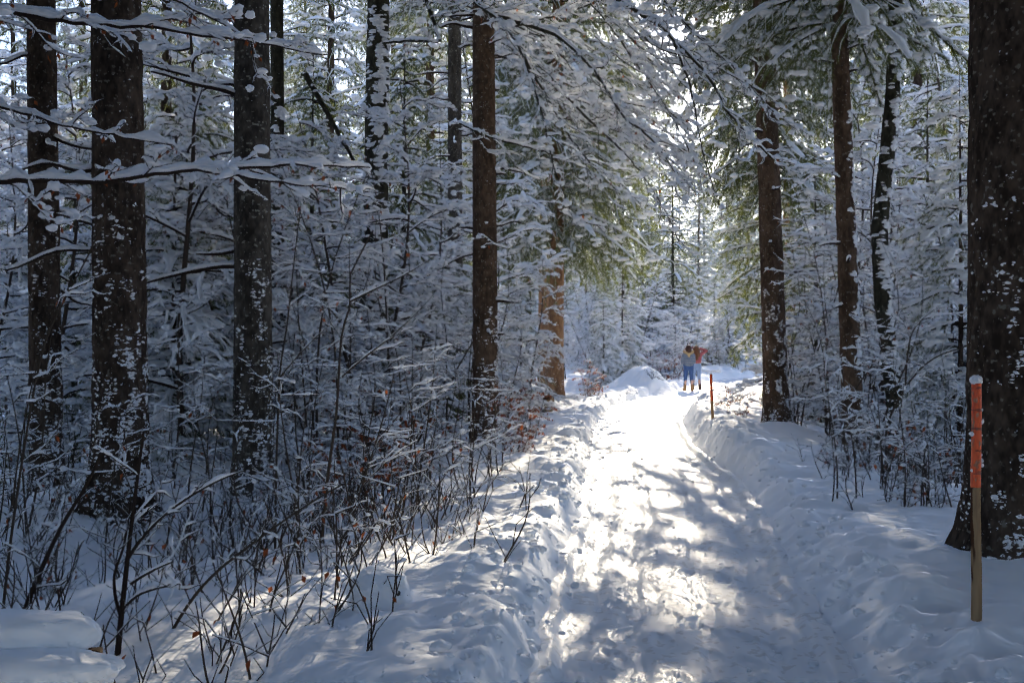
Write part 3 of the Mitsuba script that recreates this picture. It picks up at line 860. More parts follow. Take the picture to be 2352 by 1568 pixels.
for k in range(8):
    px, py, d = w.rng.uniform(1310, 1450), w.rng.uniform(130, 380), w.rng.uniform(15, 20)
    a, L = w.rng.uniform(0.2, 0.9), w.rng.uniform(150, 280)
    limb(w, [(px - 80, py - 60, d + 0.6), (px, py, d), (px + L * 0.5 * math.cos(a), py + L * 0.5 * math.sin(a) * 0.8, d - 0.2), (px + L * math.cos(a), py + L * math.sin(a) * 1.1, d - 0.3)], 0.014, 0.005, 1, 4.5, (0.5, 1.3))
for k in range(7):
    px, py, d = w.rng.uniform(1440, 1570), w.rng.uniform(-10, 210), w.rng.uniform(13.5, 18)
    a, L = w.rng.uniform(0.3, 1.0), w.rng.uniform(130, 220)
    limb(w, [(px - 80, py - 70, d + 0.6), (px, py, d), (px + L * 0.5 * math.cos(a), py + L * 0.5 * math.sin(a) * 0.8, d - 0.2), (px + L * math.cos(a), py + L * math.sin(a) * 1.1, d - 0.3)], 0.014, 0.005, 1, 4.5, (0.4, 1.0))
OWNER = 'mossy_tree_001'
put(OWNER + '__branches', w.wood_mesh(sides=(8, 6, 4, 3)), 'mossy_bark')
put(OWNER + '__snow', w.snow_mesh(1.0, widths=(0.060, 0.034, 0.021, 0.016), lumps=0.6), 'branch_snow_material')
put(OWNER + '__leaves', w.leaf_mesh(0.012, 0.06), 'leaf_material', False)

w = Wood(np.random.default_rng(42))
tag('beech_tree', 'beech at the left edge whose snowy boughs with rusty leaves cross the dark trunks', 'tree')
foot = np.array([-4.9, 8.6, gz(-4.9, 8.6) - 0.2])
stem = Wood(w.rng)
stem.put(-1, spline([foot, foot + [0.05, 0, 2.2], foot + [-0.05, 0.1, 4.5], foot + [0.1, 0.1, 7.5]], 20), 0.09, 0.03)
limb(w, [(-4.85, 8.6, 2.7, 0), (-60, 424, 8.3), (80, 415, 8.2), (230, 419, 8.2), (350, 402, 8.2), (450, 391, 8.3), (560, 386, 8.4), (700, 380, 8.5), (850, 384, 8.6)], 0.026, 0.005, 0, 4.0, (0.3, 0.75), 0.12, 2, 0.08)
limb(w, [(450, 391, 8.3), (560, 408, 8.2), (640, 418, 8.1), (760, 430, 8.0), (880, 446, 8.0)], 0.010, 0.004, 1, 4.0, (0.25, 0.6), 0.05, 2, 0.08)
limb(w, [(-4.85, 8.7, 4.4, 0), (-40, 12, 8.6), (60, 35, 8.6), (200, 56, 8.6), (350, 64, 8.6), (470, 82, 8.6), (600, 100, 8.7), (740, 128, 8.8)], 0.022, 0.004, 0, 4.2, (0.3, 0.8), 0.08, 2, 0.08)
limb(w, [(-4.85, 8.7, 3.4, 0), (-40, 240, 9.2), (60, 262, 9.2), (150, 290, 9.2), (260, 310, 9.2), (380, 332, 9.2)], 0.016, 0.004, 0, 4.0, (0.3, 0.7), 0.08, 2, 0.1)
limb(w, [(-4.85, 8.7, 4.6, 0), (100, -40, 9), (380, -5, 9), (450, 25, 9), (520, 60, 9), (575, 98, 9)], 0.02, 0.004, 0, 3.5, (0.3, 0.7), 0.2, 2, 0.1)
put('beech_tree__trunk', stem.wood_mesh(sides=(10, 10, 8, 8)), 'stem_bark')
put('beech_tree__branches', w.wood_mesh(sides=(7, 5, 4, 3)), 'twig_bark')
put('beech_tree__snow', w.snow_mesh(1.0, widths=(0.050, 0.032, 0.022, 0.018)), 'branch_snow_material')
put('beech_tree__leaves', w.leaf_mesh(0.10, 0.055), 'leaf_material', False)


# ------------------------------------------------------------------ undergrowth and the forest behind
def clear_of(x, y, pts, dist):
    return all((x - a) ** 2 + (y - b) ** 2 > dist * dist for a, b in pts)


def scatter(n, x0, x1, y0, y1, dist, rng, margin=1.0, ok=None, taken=()):
    pts = []
    for _ in range(n * 40):
        if len(pts) >= n:
            break
        y = math.sqrt(rng.uniform(y0 * y0, y1 * y1))
        u = rng.uniform(x0, x1)
        x = u * y
        l, r = path_edges(np.array([y]))
        if l[0] - margin < x < r[0] + margin or (ok and not ok(x, y)):
            continue
        if clear_of(x, y, pts, dist) and clear_of(x, y, taken, dist):
            pts.append((x, y))
    return pts


rng = np.random.default_rng(31)
HALF = 0.52                     # tangent of half the view, with a margin


ANCHORS = [(108, 'the leftmost brown trunk'), (280, 'the thick dark trunk'), (583, 'the lichen-spotted trunk'), (855, 'the broad mossy trunk'), (1116, 'the straight brown trunk'),
           (1277, 'the orange-brown trunk'), (1785, 'the dark trunk by the far pole'), (1962, 'the slim reddish trunk'), (2062, 'the crooked mossy trunk'), (2340, 'the huge trunk at right')]
ORDER = ['nearest', 'second nearest', 'third nearest', 'fourth nearest', 'fifth nearest', 'sixth nearest', 'seventh nearest', 'eighth nearest', 'ninth nearest', 'tenth nearest', 'eleventh nearest', 'twelfth nearest', 'thirteenth nearest', 'fourteenth nearest', 'fifteenth nearest', 'sixteenth nearest', 'seventeenth nearest', 'eighteenth nearest', 'nineteenth nearest', 'farthest']
PLANTED = {}


def plant(pts, shapes, name, look, cat, grp, s0=0.85, s1=1.2, sink=0.1, single=True, limit=None):
    """One instance per place; each says by its look, the trunk it stands next to, and its rank in depth there, which one it is."""
    made = []
    for x, y in pts:
        key = numbered(name)
        l, r = path_edges(np.array([y]))
        sd = 'left' if x < (l[0] + r[0]) / 2 else 'right'
        px = 1176 + x / y * 2400
        j = int(np.argmin([abs(px - a) for a, _ in ANCHORS]))
        tag(key, f'{look} deep in the forest {sd} of the path', cat, f'{grp} {sd} of the path')
        s = rng.uniform(s0, s1)
        if limit is not None:
            s = min(s, limit(x, y))
        instance(key, shapes[int(rng.integers(len(shapes)))], x, y, gz(x, y) - sink, rng.uniform(0, 6.28), s)
        made.append((y, key, look, (px < ANCHORS[j][0], j)))
    if single:
        PLANTED.setdefault(name, []).extend(made)


def name_the_planted():
    for name, made in PLANTED.items():
        spots = {}
        for y, key, look, spot in sorted(made):
            spots.setdefault((look, spot), []).append(key)
        for (look, (left, j)), keys in spots.items():
            for k, key in enumerate(keys):
                rank = '' if len(keys) == 1 else f', {ORDER[min(k, 19)]}'
                labels[key]['label'] = f"{look} {'left' if left else 'right'} of {ANCHORS[j][1]}{rank}"


def sun_limit(H):
    """Trees beyond the bend that would keep the sun from the bright stretch of the path stay lower, as they do in the photo."""
    def fn(x, y):
        off = x - (3.0 + 0.2126 * (y - 24.5))
        return 9.0 if off > 7 or off < -9 or y < 40 else max(0.25, min(max(0.42 * (y - 43), 5.0), 31) / H)
    return fn


def off_trunks(x, y):
    """Keeps the near beeches from hiding the columns of the big trunks."""
    px = 1176 + x / y * 2400
    return not any(abs(px - a) < 40 and y < d + 3.2 for a, d in ((280, 10), (583, 11.1), (1116, 15.3), (1277, 31), (1770, 17.7)))


nb = scatter(30, -HALF, -0.03, 14.5, 24, 1.2, rng, 3.0, off_trunks) + scatter(7, 0.30, HALF, 16, 25, 1.6, rng, 2.6)
plant(nb, NEAR_BEECH, 'beech_tree', 'snow-laden young beech', 'tree', 'young beeches', 0.75, 1.0)
pts = [(-0.05, 17.4), (-0.25, 19.5), (0.35, 20.5)]
plant(pts, NEAR_BEECH, 'beech_tree', 'small snowy beech', 'tree', 'small beeches', 0.42, 0.55)
pts = scatter(20, 0.285, 0.47, 15.5, 27, 0.9, rng, 1.6) + scatter(9, -0.26, -0.04, 13, 24, 1.2, rng, 1.5)
plant(pts, THICKET, 'thicket_shrub', 'tall upright snowy thicket shrub', 'shrub', 'tall upright shrubs')
pts = scatter(42, -0.56, 0.56, 24, 46, 1.8, rng, 1.5, lambda x, y: not (-0.02 < x / y < 0.30))
plant(pts, FAR_BEECH, 'snowy_tree', 'snow-covered bare tree', 'tree', 'snow-covered bare trees', single=False)
pts = scatter(16, 0.05, 0.26, 43, 56, 1.5, rng, 0.3)
plant(pts, FAR_BEECH, 'snowy_tree', 'snow-covered bare tree', 'tree', 'snow-covered bare trees', 0.5, 0.8, single=False, limit=sun_limit(11.0))
pts = scatter(14, 0.06, 0.24, 41, 54, 1.2, rng, 0.4)
plant(pts, SHRUB, 'shrub', 'frosted shrub on the bank beyond the bend', 'shrub', 'shrubs beyond the bend', 1.2, 1.8, single=False)
pts = scatter(18, 0.03, 0.28, 46, 64, 2.0, rng, 0.5)
plant(pts, YOUNG_SPRUCE, 'young_spruce', 'young snow-draped spruce', 'tree', 'young spruces', 0.8, 1.6, single=False, limit=sun_limit(7.5))
pts = scatter(24, -0.56, 0.56, 40, 95, 4.2, rng, 2.0, lambda x, y: not (0.02 < x / y < 0.30 and y < 58))
pts += scatter(24, -0.06, 0.26, 58, 118, 2.8, rng, 2.0)
plant(pts, TALL_SPRUCE, 'tall_spruce', 'tall snowy spruce', 'tree', 'tall spruces', 0.85, 1.2, single=False, limit=sun_limit(24.0))
for px, d, s, k, look in [(1428, 60, 1.0, 1, 'tall spruce rising behind the snow heap'), (760, 44, 1.1, 1, 'tall spruce filling the gap left of the broad mossy trunk'), (700, 58, 1.15, 0, 'distant tall spruce seen right of the black mossy trunk'), (1474, 70, 0.58, 1, 'distant spruce standing left of the gap at the end of the path'), (1515, 80, 0.72, 0, 'distant spruce closing the gap at the end of the path'), (1560, 74, 0.62, 2, 'distant spruce standing right of the gap at the end of the path'), (1505, 64, 0.44, 2, 'small distant spruce low in the gap at the end of the path'),
                          (30, 42, 1.1, 2, 'tall spruce at the far left edge of the photo'), (190, 46, 1.15, 1, 'tall spruce showing between the two leftmost trunks'), (430, 40, 1.1, 0, 'tall spruce showing between the thick trunk and the lichen-spotted trunk'),
                          (905, 50, 1.15, 0, 'tall spruce right of the broad mossy trunk, far back'), (2110, 36, 1.0, 1, 'tall spruce showing right of the crooked mossy trunk'), (2190, 44, 1.1, 2, 'tall spruce close left of the huge right trunk, far back'),
                          (2000, 48, 1.1, 0, 'tall spruce seen between the slim reddish and the crooked trunk'),
                          (990, 33, 1.0, 0, 'tall spruce behind the thin grey trunk'), (380, 21, 0.9, 2, 'dark spruce between the thick trunk and the lichen-spotted one')]:
    key = numbered('tall_spruce')
    x = (px - 1176) / 2400 * d
    tag(key, look, 'tree')
    instance(key, TALL_SPRUCE[k], x, d, gz(x, d) - 0.1, rng.uniform(0, 6.28), s)
for px, d, s, k, look in [(405, 15.5, 0.85, 1, 'dark young spruce under thick snow between the two biggest left trunks'),
                          (1385, 38.5, 0.7, 0, 'young spruce bowed by snow at the left side of the snow heap'),
                          (1430, 41, 0.8, 1, 'young spruce bowed by snow just behind the snow heap'),
                          (1195, 22, 0.55, 0, 'small young spruce beside the cut log left of the path'),
                          (20, 17, 0.8, 0, 'young snowy spruce at the far left edge of the photo'),
                          (1545, 55, 1.75, 9, 'dark blue-green spruce behind the two people'), (1490, 57, 1.3, 9, 'smaller dark spruce left of the one behind the two people'),
                          (175, 17.5, 0.9, 9, 'dark green spruce between the two leftmost trunks'),
                          (455, 19, 1.1, 9, 'dark green spruce seen left of the lichen-spotted trunk'),
                          (720, 20.5, 1.2, 9, 'dark green spruce between the black and the broad mossy trunks'),
                          (930, 21.5, 1.25, 9, 'dark green spruce right of the broad mossy trunk'),
                          (1010, 27, 1.2, 9, 'dark green spruce left of the thin grey trunk'),
                          (2130, 21, 1.1, 9, 'dark green spruce right of the crooked mossy trunk'),
                          (1870, 24, 1.0, 9, 'dark green spruce left of the slim reddish trunk'),

                          (2205, 15.5, 0.8, 1, 'young spruce peeping out left of the huge right trunk')]:
    key = numbered('young_spruce')
    x = (px - 1176) / 2400 * d
    tag(key, look, 'tree')
    instance(key, DARK_SPRUCE[0] if k == 9 else YOUNG_SPRUCE[k], x, d, gz(x, d) - 0.1, rng.uniform(0, 6.28), s)
pts = scatter(30, -HALF, -0.02, 12.0, 34, 1.0, rng, 0.8) + scatter(20, 0.27, HALF, 12, 30, 0.8, rng, 0.8)
plant(pts, SHRUB, 'shrub', 'snow-laden shrub', 'shrub', 'snow-laden shrubs')
pts = scatter(56, -HALF, -0.02, 7.0, 13, 0.28, rng, 0.75) + scatter(44, 0.30, 0.46, 9.5, 18, 0.25, rng, 0.8)
plant(pts, STEM, 'sapling', 'thin bare sapling', 'sapling', 'thin saplings', 0.7, 1.15)
pts = scatter(46, -HALF, 0.0, 5.2, 10.5, 0.40, rng, 0.85) + scatter(22, 0.31, 0.46, 8.5, 15, 0.3, rng, 1.2)
plant(pts, SHOOTS, 'bare_shoots', 'clump of thin bare shoots', 'shoots', 'clumps of bare shoots', 0.8, 1.2)
for px, d, s, look in [(880, 12.0, 1.0, 'shrub with many withered rust-brown leaves right of the lichen-spotted trunk'), (825, 10.2, 0.8, 'low shrub with rust-brown leaves hanging over the snow'),
                       (1185, 14.6, 0.75, 'low rusty-leaved shrub just right of the foot of the straight brown trunk'), (1232, 16.2, 0.8, 'rusty-leaved shrub overhanging the left bank of the path'),
                       (1345, 29.5, 0.9, 'rusty-leaved shrub beside the foot of the orange-brown trunk'), (1535, 43.5, 1.5, 'reddish leafy shrub beyond the snow heap'),
                       (960, 15.5, 1.1, 'leafy shrub between the broad mossy trunk and the straight brown trunk'), (1690, 21.0, 0.7, 'small leafy shrub by the far orange pole')]:
    key = numbered('leafy_shrub')
    x = (px - 1176) / 2400 * d
    tag(key, look, 'shrub')
    instance(key, LEAFY[int(rng.integers(2))], x, d, gz(x, d) - 0.05, rng.uniform(0, 6.28), s)
name_the_planted()


# ---- the forest goes on behind and beside the camera and keeps the sky from the foreground
CANOPY = spruce_proto('canopy_spruce_shape', 800, 22, 4.5, 3.6, (0.34, 0.10), 11, 0.7, 0.85, 5, 0.4, 0.2, 1.0, 0, 0.4, 'spruce_bark', 4)
rc = np.random.default_rng(55)
spots = [(-7.5, 6.5), (6.6, 4.2), (-5.5, 2.0), (5.0, 0.5), (-9.5, 10.5), (11.5, 9.5), (9.5, 3.0), (-10, 3.5)]
for _ in range(4000):
    if len(spots) >= 58:
        break
    x, y = rc.uniform(-24, 24), rc.uniform(-24, 9)
    if abs(x) > 0.62 * max(y, 0) + 1.5 and not (-2.3 < x < 2.4) and clear_of(x, y, spots, 2.7):
        spots.append((x, y))
labels['forest_behind'] = {'label': 'dense spruce forest going on behind and beside the camera', 'category': 'forest', 'kind': 'stuff'}
for k, (x, y) in enumerate(spots):
    instance(f'forest_behind__{k + 1:03d}', CANOPY, x, y, gz(x, y) - 0.1, rc.uniform(0, 6.28), rc.uniform(1.0, 1.3))


# ---- saplings drawn one by one in the left foreground
def drawn(name, label, lines, d, r, twigs=2.0, amount=0.8, leaves=0.02, seed=1, stem_bsdf='stem_bark', Lt=(0.15, 0.4)):
    key = numbered(name)
    tag(key, label, 'sapling')
    w, s = Wood(np.random.default_rng(seed)), Wood(np.random.default_rng(seed + 1))
    for k, pts in enumerate(lines):
        W = np.array([at(px, py, d + (0 if len(q) < 1 else q[0])) for px, py, *q in pts])
        if k == 0:
            W[0, 2] = min(W[0, 2], gz(W[0, 0], W[0, 1])) - 0.05
        P = spline(W, 22)
        rr = r if k == 0 else r * 0.6
        s.put(1 if k else -1, P, rr, rr * 0.4)
        rng = w.rng
        L = np.linalg.norm(np.diff(P, axis=0), axis=1).sum()
        for j in range(int(L * twigs) + 1):
            i = int(rng.integers(5, 21))
            a = rng.uniform(0, 6.28)
            w.fan(P[i], unit(P[min(i + 1, 21)] - P[i]) * 0.7 + np.array([math.cos(a), 0.5 * math.sin(a), 0.15]) * 0.8, rng.uniform(*Lt), 0.0035, 1, 2, 1.0, 0.12, 0.25)
    put(key + '__stem', s.wood_mesh(sides=(7, 6, 6, 6)), stem_bsdf)
    put(key + '__twigs', w.wood_mesh(sides=(4, 4, 3, 3)), 'twig_bark')
    sn = w.snow_mesh(amount, widths=(0.03, 0.022, 0.015, 0.01), lumps=0)
    g = s.snow_mesh(0.9, widths=(0.02, 0.018, 0.01, 0.01), lumps=0, gap=0.3)
    for v, f in zip(g.v, g.f):
        sn.add(v, f - f.min())
    put(key + '__snow', sn, 'branch_snow_material')
    put(key + '__leaves', w.leaf_mesh(leaves, 0.05), 'leaf_material', False)


drawn('leaning_sapling', 'long thin stem arching up to the right across the left foreground', [[(350, 1535), (400, 1440), (470, 1340), (590, 1240), (720, 1150), (790, 1110)]], 5.9, 0.011, 1.0, seed=61)
drawn('leaning_sapling', 'dark upright sapling beside the snow-buried bench with sunlit snow on its twigs',
      [[(268, 1485), (280, 1400), (292, 1290), (305, 1180), (318, 1080), (330, 990)], [(290, 1290), (330, 1230), (420, 1150), (560, 1080)], [(276, 1410), (262, 1330), (285, 1250), (300, 1150)],
       [(300, 1340), (350, 1310), (395, 1290)], [(280, 1400), (330, 1360), (400, 1345)]], 5.6, 0.017, 2.6, 1.0, seed=63, stem_bsdf='twig_bark')
drawn('leaning_sapling', 'thick dark leaning sapling stem near the left edge', [[(35, 1445), (130, 1230), (215, 1080), (245, 1000)]], 6.1, 0.017, 1.2, seed=65, stem_bsdf='twig_bark')
drawn('leaning_sapling', 'pair of thin reddish stems rising from the snow at the far left', [[(5, 1290), (60, 1000), (100, 800), (215, 560), (240, 500)], [(30, 1160), (70, 900), (150, 660)]], 6.8, 0.010, 1.2, seed=67)
drawn('leaning_sapling', 'tall forked sapling with snow in its fork before the broad mossy trunk',
      [[(735, 1290), (752, 1100), (773, 941), (785, 765), (805, 692), (802, 647), (830, 580), (857, 529)], [(805, 692), (860, 665), (924, 634), (992, 592)], [(785, 865), (840, 818), (894, 776), (996, 676)],
       [(775, 730), (760, 712), (740, 690)]], 8.0, 0.014, 1.2, 0.8, seed=69)
drawn('leaning_sapling', 'thin two-stemmed sapling just right of the lichen-spotted trunk', [[(632, 1180), (642, 868), (660, 740), (680, 560), (690, 480)], [(642, 868), (700, 800), (792, 717)]], 8.8, 0.011, 1.2, seed=71)
drawn('leaning_sapling', 'thin stems leaning right near the bank of the path left of it', [[(770, 1300), (830, 1120), (880, 960), (905, 860)], [(790, 1240), (850, 1060), (960, 900)], [(830, 1120), (900, 1050), (960, 1010)]], 8.4, 0.010, 1.8, seed=73)
drawn('leaning_sapling', 'thin leaning stem with drooping snow lump next to the left bank', [[(905, 1300), (960, 1200), (1010, 1110), (1060, 1040)], [(950, 1215), (945, 1120), (990, 1020)]], 9.0, 0.009, 1.6, 1.1, seed=75)
drawn('leaning_sapling', 'arched sapling bowed over under snow left of the huge right trunk', [[(2070, 1150, 0.5), (2035, 1000), (2080, 890), (2150, 820), (2210, 800)], [(2080, 890), (2090, 780), (2180, 690)]], 12.5, 0.018, 1.6, 1.2, seed=77)
drawn('fallen_branch', 'bare fallen branch poking out of the snow right of the path', [[(2005, 1110), (1960, 1078), (1905, 1065), (1872, 1048)], [(1905, 1065), (1890, 1045), (1880, 1030)]], 12.6, 0.012, 0.8, 0.6, seed=79, stem_bsdf='twig_bark')
drawn('fallen_branch', 'straight dead stick lying at a slant in the left foreground', [[(632, 1330), (560, 1282), (500, 1245)]], 7.0, 0.008, 0.3, 0.4, seed=81, stem_bsdf='twig_bark')


# ------------------------------------------------------------------ posts
def wood_colour(p, n, uv):
    f = fbm(p.x * 60, p.y * 60, p.z * 7, 3)
    c = mix((0.25, 0.155, 0.085), (0.40, 0.27, 0.155), f)
    return mix(c, (0.07, 0.035, 0.02), smoothstep(0.55, 0.62, fbm(p.x * 18 + 4, p.y * 18, p.z * 4.5, 2)))


def orange_colour(p, n, uv):
    f = fbm(p.x * 50, p.y * 50, p.z * 9, 3)
    c = mix((0.80, 0.115, 0.028), (0.52, 0.06, 0.02), smoothstep(0.42, 0.75, f))
    c = mix(c, (0.30, 0.16, 0.09), 0.8 * smoothstep(0.62, 0.70, fbm(p.x * 70 + 3, p.y * 70, p.z * 26, 3)))
    return mix(c, (0.12, 0.03, 0.02), 0.7 * smoothstep(0.66, 0.72, fbm(p.x * 12, p.y * 12, p.z * 60, 2)))


scene['post_wood'] = {'type': 'twosided', 'bsdf': {'type': 'diffuse', 'reflectance': mikit.proc(wood_colour)}}
scene['orange_paint'] = {'type': 'twosided', 'bsdf': {'type': 'principled', 'base_color': mikit.proc(orange_colour), 'roughness': 0.5, 'specular': 0.4}}


def post(label, x, y, h, r, lean, seed, painted=0.43, capped=True):
    key = numbered('snow_pole')
    tag(key, label, 'pole')
    rng = np.random.default_rng(seed)
    z = gz(x, y)
    base, top = np.array([x, y, z - 0.1]), np.array([x + lean, y, z + h])
    zs = np.linspace(0, 1, 40)
    zp = 1 - painted
    P = base + zs[:, None] * (top - base)
    P[:, 0] += 0.10 * r * np.sin(zs * 9)
    R = r * (1 - 0.18 * zs) * (1 + 0.03 * rng.standard_normal(40))
    lo, hi = zs <= zp + 0.02, zs >= zp
    m = Mesh()
    m.tubes(P[lo][None], R[lo][None], 14)
    put(key + '__shaft', m, 'post_wood')
    m = Mesh()
    Q, S = P[hi], R[hi] + 0.0015
    Q = np.vstack([Q, Q[-1:] + [0, 0, 0.004], Q[-1:] + [0, 0, 0.006]])
    S = np.concatenate([S, S[-1:] * 0.8, [0.001]])
    m.tubes(Q[None], S[None], 14)
    put(key + '__painted_top', m, 'orange_paint')
    m = Mesh()
    if capped:
        m.blobs([top + [0, 0, 0.55 * r]], [[1.25 * r, 1.2 * r, 1.0 * r]], rng, 2, 0.06)
        k = 9
        u = 1 - painted * rng.random(k)
        C = base + u[:, None] * (top - base) + np.column_stack([np.where(rng.random(k) < 0.75, 1, -1) * r * 0.95, -0.3 * r * np.ones(k), np.zeros(k)])
        s = r * rng.uniform(0.15, 0.45, (k, 1))
        m.blobs(C, s * [1, 1, 1.2], rng, 1, 0.2)
    else:
        m.blobs([top + [0, 0, 0.4 * r]], [[r, r, 0.7 * r]], rng, 2, 0.06)
    put(key + '__snow_cap', m, 'branch_snow_material')


post('orange-topped wooden pole standing nearest the camera in front of the huge right trunk', *on_ground(2242, 1420), 1.26, 0.028, 0.0, 91)
post('orange-topped wooden pole on the right bank near the dark trunk, middle of the three', *on_ground(1637, 958), 0.72, 0.024, -0.03, 92, 0.55, False)
post('thin red pole farthest away, behind the snow heap', *at(1489, 860, 44)[:2], 1.0, 0.032, -0.03, 93, 0.5, False)


# ------------------------------------------------------------------ bench, log, boulder, twig on the heap
def lump(center, size, rng, amp=0.10, freq=3.0, sub=4, power=2.0, turn=0.0, floor=None):
    """A rounded, uneven body of snow or stone (superellipsoid with noise)."""
    ico = trimesh.creation.icosphere(sub)
    v = np.array(ico.vertices)
    q = (np.abs(v) ** power).sum(1, keepdims=True) ** (1 / power)
    v = v / q
    nn = meshkit.fbm(v * np.asarray(size) * freq * 4 + rng.uniform(0, 50), 4, 3) - 0.5
    v = v * (1 + amp * 2 * nn[:, None]) * np.asarray(size)
    c, s = math.cos(turn), math.sin(turn)
    v = np.column_stack([v[:, 0] * c - v[:, 1] * s, v[:, 0] * s + v[:, 1] * c, v[:, 2]]) + center
    return v, np.array(ico.faces)


def joined(*parts):
    m = Mesh()
    for v, f in parts:
        m.add(v, f)
    return m


def plank(center, size, turn):
    b = trimesh.creation.box(size)
    b = b.subdivide()
    v = np.array(b.vertices) * 1.0
    c, s = math.cos(turn), math.sin(turn)
    v = np.column_stack([v[:, 0] * c - v[:, 1] * s, v[:, 0] * s + v[:, 1] * c, v[:, 2]]) + center
    return v, np.array(b.faces)


rngb = np.random.default_rng(8)
tag('bench', 'wooden bench buried under thick rounded snow in the bottom left corner', 'bench')
TURN = 0.20
e = np.array([-1.83, 4.55, 0.0])
ax = np.array([math.cos(TURN), math.sin(TURN), 0])
nr = np.array([math.sin(TURN), -math.cos(TURN), 0])
g0 = gz(-2.3, 4.4)
put('bench__back_board', plank(e - ax * 0.72 + [0, 0, 0.325], (1.5, 0.18, 0.04), TURN), 'post_wood', False)
put('bench__seat_board', plank(e - ax * 0.60 + nr * 0.17 + [0, 0, 0.20], (1.5, 0.24, 0.04), TURN), 'post_wood', False)
for k, (u, q) in enumerate([(0.25, 0.06), (1.25, 0.06)]):
    put('bench__leg' + (f'_{k:03d}' if k else ''), plank(e - ax * u + nr * q + [0, 0, 0.07], (0.08, 0.10, 0.56), TURN), 'post_wood', False)
put('bench__snow_cushion', joined(lump(e - ax * 0.74 + [0, 0, 0.435], (0.76, 0.15, 0.112), rngb, 0.09, 3.0, 5, 3.0, TURN), lump(e - ax * 0.68 + nr * 0.18 + [0, 0, 0.318], (0.80, 0.17, 0.112), rngb, 0.10, 3.0, 5, 3.0, TURN)), 'snow_material')

c = at(1232, 958, 23.5)
c[2] = gz(c[0], c[1]) + 0.22
tag('cut_log', 'short cut log heaped with snow beside the left edge of the path', 'log')
cyl = trimesh.creation.cylinder(0.22, 0.7, sections=28)
rot = trimesh.transformations.rotation_matrix(math.pi / 2, [0, 1, 0])
rot = trimesh.transformations.rotation_matrix(-0.35, [0, 0, 1]) @ rot
cyl.apply_transform(rot)
put('cut_log__wood', (np.array(cyl.vertices) + c, np.array(cyl.faces)), 'post_wood', 40)
put('cut_log__snow_cap', joined(lump(c + [-0.06, 0, 0.22], (0.36, 0.27, 0.15), rngb, 0.08, 2, 4, 2.6, -0.35)), 'snow_material')

c = np.array([*on_ground(868, 1385), 0.0])
c[2] = gz(c[0], c[1])
tag('boulder', 'round snow-capped boulder left of the path in the foreground', 'boulder')
scene['stone'] = {'type': 'twosided', 'bsdf': {'type': 'diffuse', 'reflectance': rgb(0.07, 0.066, 0.06)}}
put('boulder__stone', joined(lump(c + [0.02, -0.02, 0.05], (0.165, 0.155, 0.115), rngb, 0.12, 2.0, 4)), 'stone')
put('boulder__snow_cap', joined(lump(c + [0, -0.01, 0.06], (0.19, 0.17, 0.155), rngb, 0.22, 2.6, 4, 2.2)), 'snow_material')

w = Wood(np.random.default_rng(95))
p = at(1497, 905, 35.2)
p[2] = gz(p[0], p[1]) + 0.02
for k in range(9):
    w.fan(p + [0.02 * k, 0, 0.01 * k], np.array([-0.5 + 0.12 * k, -0.1, 0.8 - 0.12 * k]), 0.42 - 0.02 * k, 0.008, 1, 2)
tag('dead_twig', 'small dark spruce twig stuck in the snow heap at the bend', 'twig')
put('dead_twig__branches', w.wood_mesh(), 'twig_bark')


# ------------------------------------------------------------------ the two people
def hulls(bones, edge=0.025, smooth_steps=6):
    """One continuous surface around bones: each a list of (point, radius)."""
    total = None
    for bone in bones:
        balls = [m3.Manifold.sphere(r, 14).translate([float(x) for x in p]) for p, r in bone]
        h = m3.Manifold.batch_hull(balls)
        total = h if total is None else total + h
    total = total.refine_to_length(edge)
    mm = total.to_mesh()
    t = trimesh.Trimesh(mm.vert_properties[:, :3], mm.tri_verts, process=True)
    trimesh.smoothing.filter_taubin(t, iterations=smooth_steps)
    return np.array(t.vertices), np.array(t.faces)


def finger_bones(wrist, out, side, palm=0.075, r=0.008):
    out, side = unit(np.asarray(out, float)), unit(np.asarray(side, float))
    down = np.cross(out, side)
    bones = [[(wrist, 0.026), (wrist + out * palm * 0.5 + side * 0.022, 0.017), (wrist + out * palm * 0.5 - side * 0.022, 0.017)],
             [(wrist + out * palm * 0.5 + side * 0.022, 0.017), (wrist + out * palm + side * 0.028, 0.012), (wrist + out * palm - side * 0.028, 0.012), (wrist + out * palm * 0.5 - side * 0.022, 0.017)]]
    for k, (o, L) in enumerate([(0.029, 0.062), (0.010, 0.072), (-0.010, 0.068), (-0.029, 0.052)]):
        a = wrist + out * palm * 0.95 + side * o
        b = a + out * L * 0.5 + down * L * 0.15
        bones += [[(a, r * 1.1), (b, r)], [(b, r), (b + out * L * 0.4 + down * L * 0.32, r * 0.85)]]
    a = wrist + out * palm * 0.25 + side * 0.025
    b = a + out * 0.03 + side * 0.030
    bones += [[(a, 0.012), (b, 0.010)], [(b, 0.010), (b + out * 0.028 + down * 0.012, 0.008)]]
    return bones


def cloth(name, a, b, f=None, rough=0.85):
    scene[name] = {'type': 'twosided', 'bsdf': {'type': 'principled', 'base_color': mikit.proc(f) if f else rgb(*a), 'roughness': rough, 'specular': 0.2}}


def stripes(c1, c2, period, width):
    def fn(p, n, uv):
        t = p.z / period
        t = t - dr.floor(t)
        return mix(c1, c2, smoothstep(width, width + 0.12, t) * (1 - smoothstep(0.85, 0.97, t)))
    return fn


def worn(c1, c2, f=14):
    return lambda p, n, uv: mix(c1, c2, fbm(p.x * f, p.y * f, p.z * f * 0.6, 3))


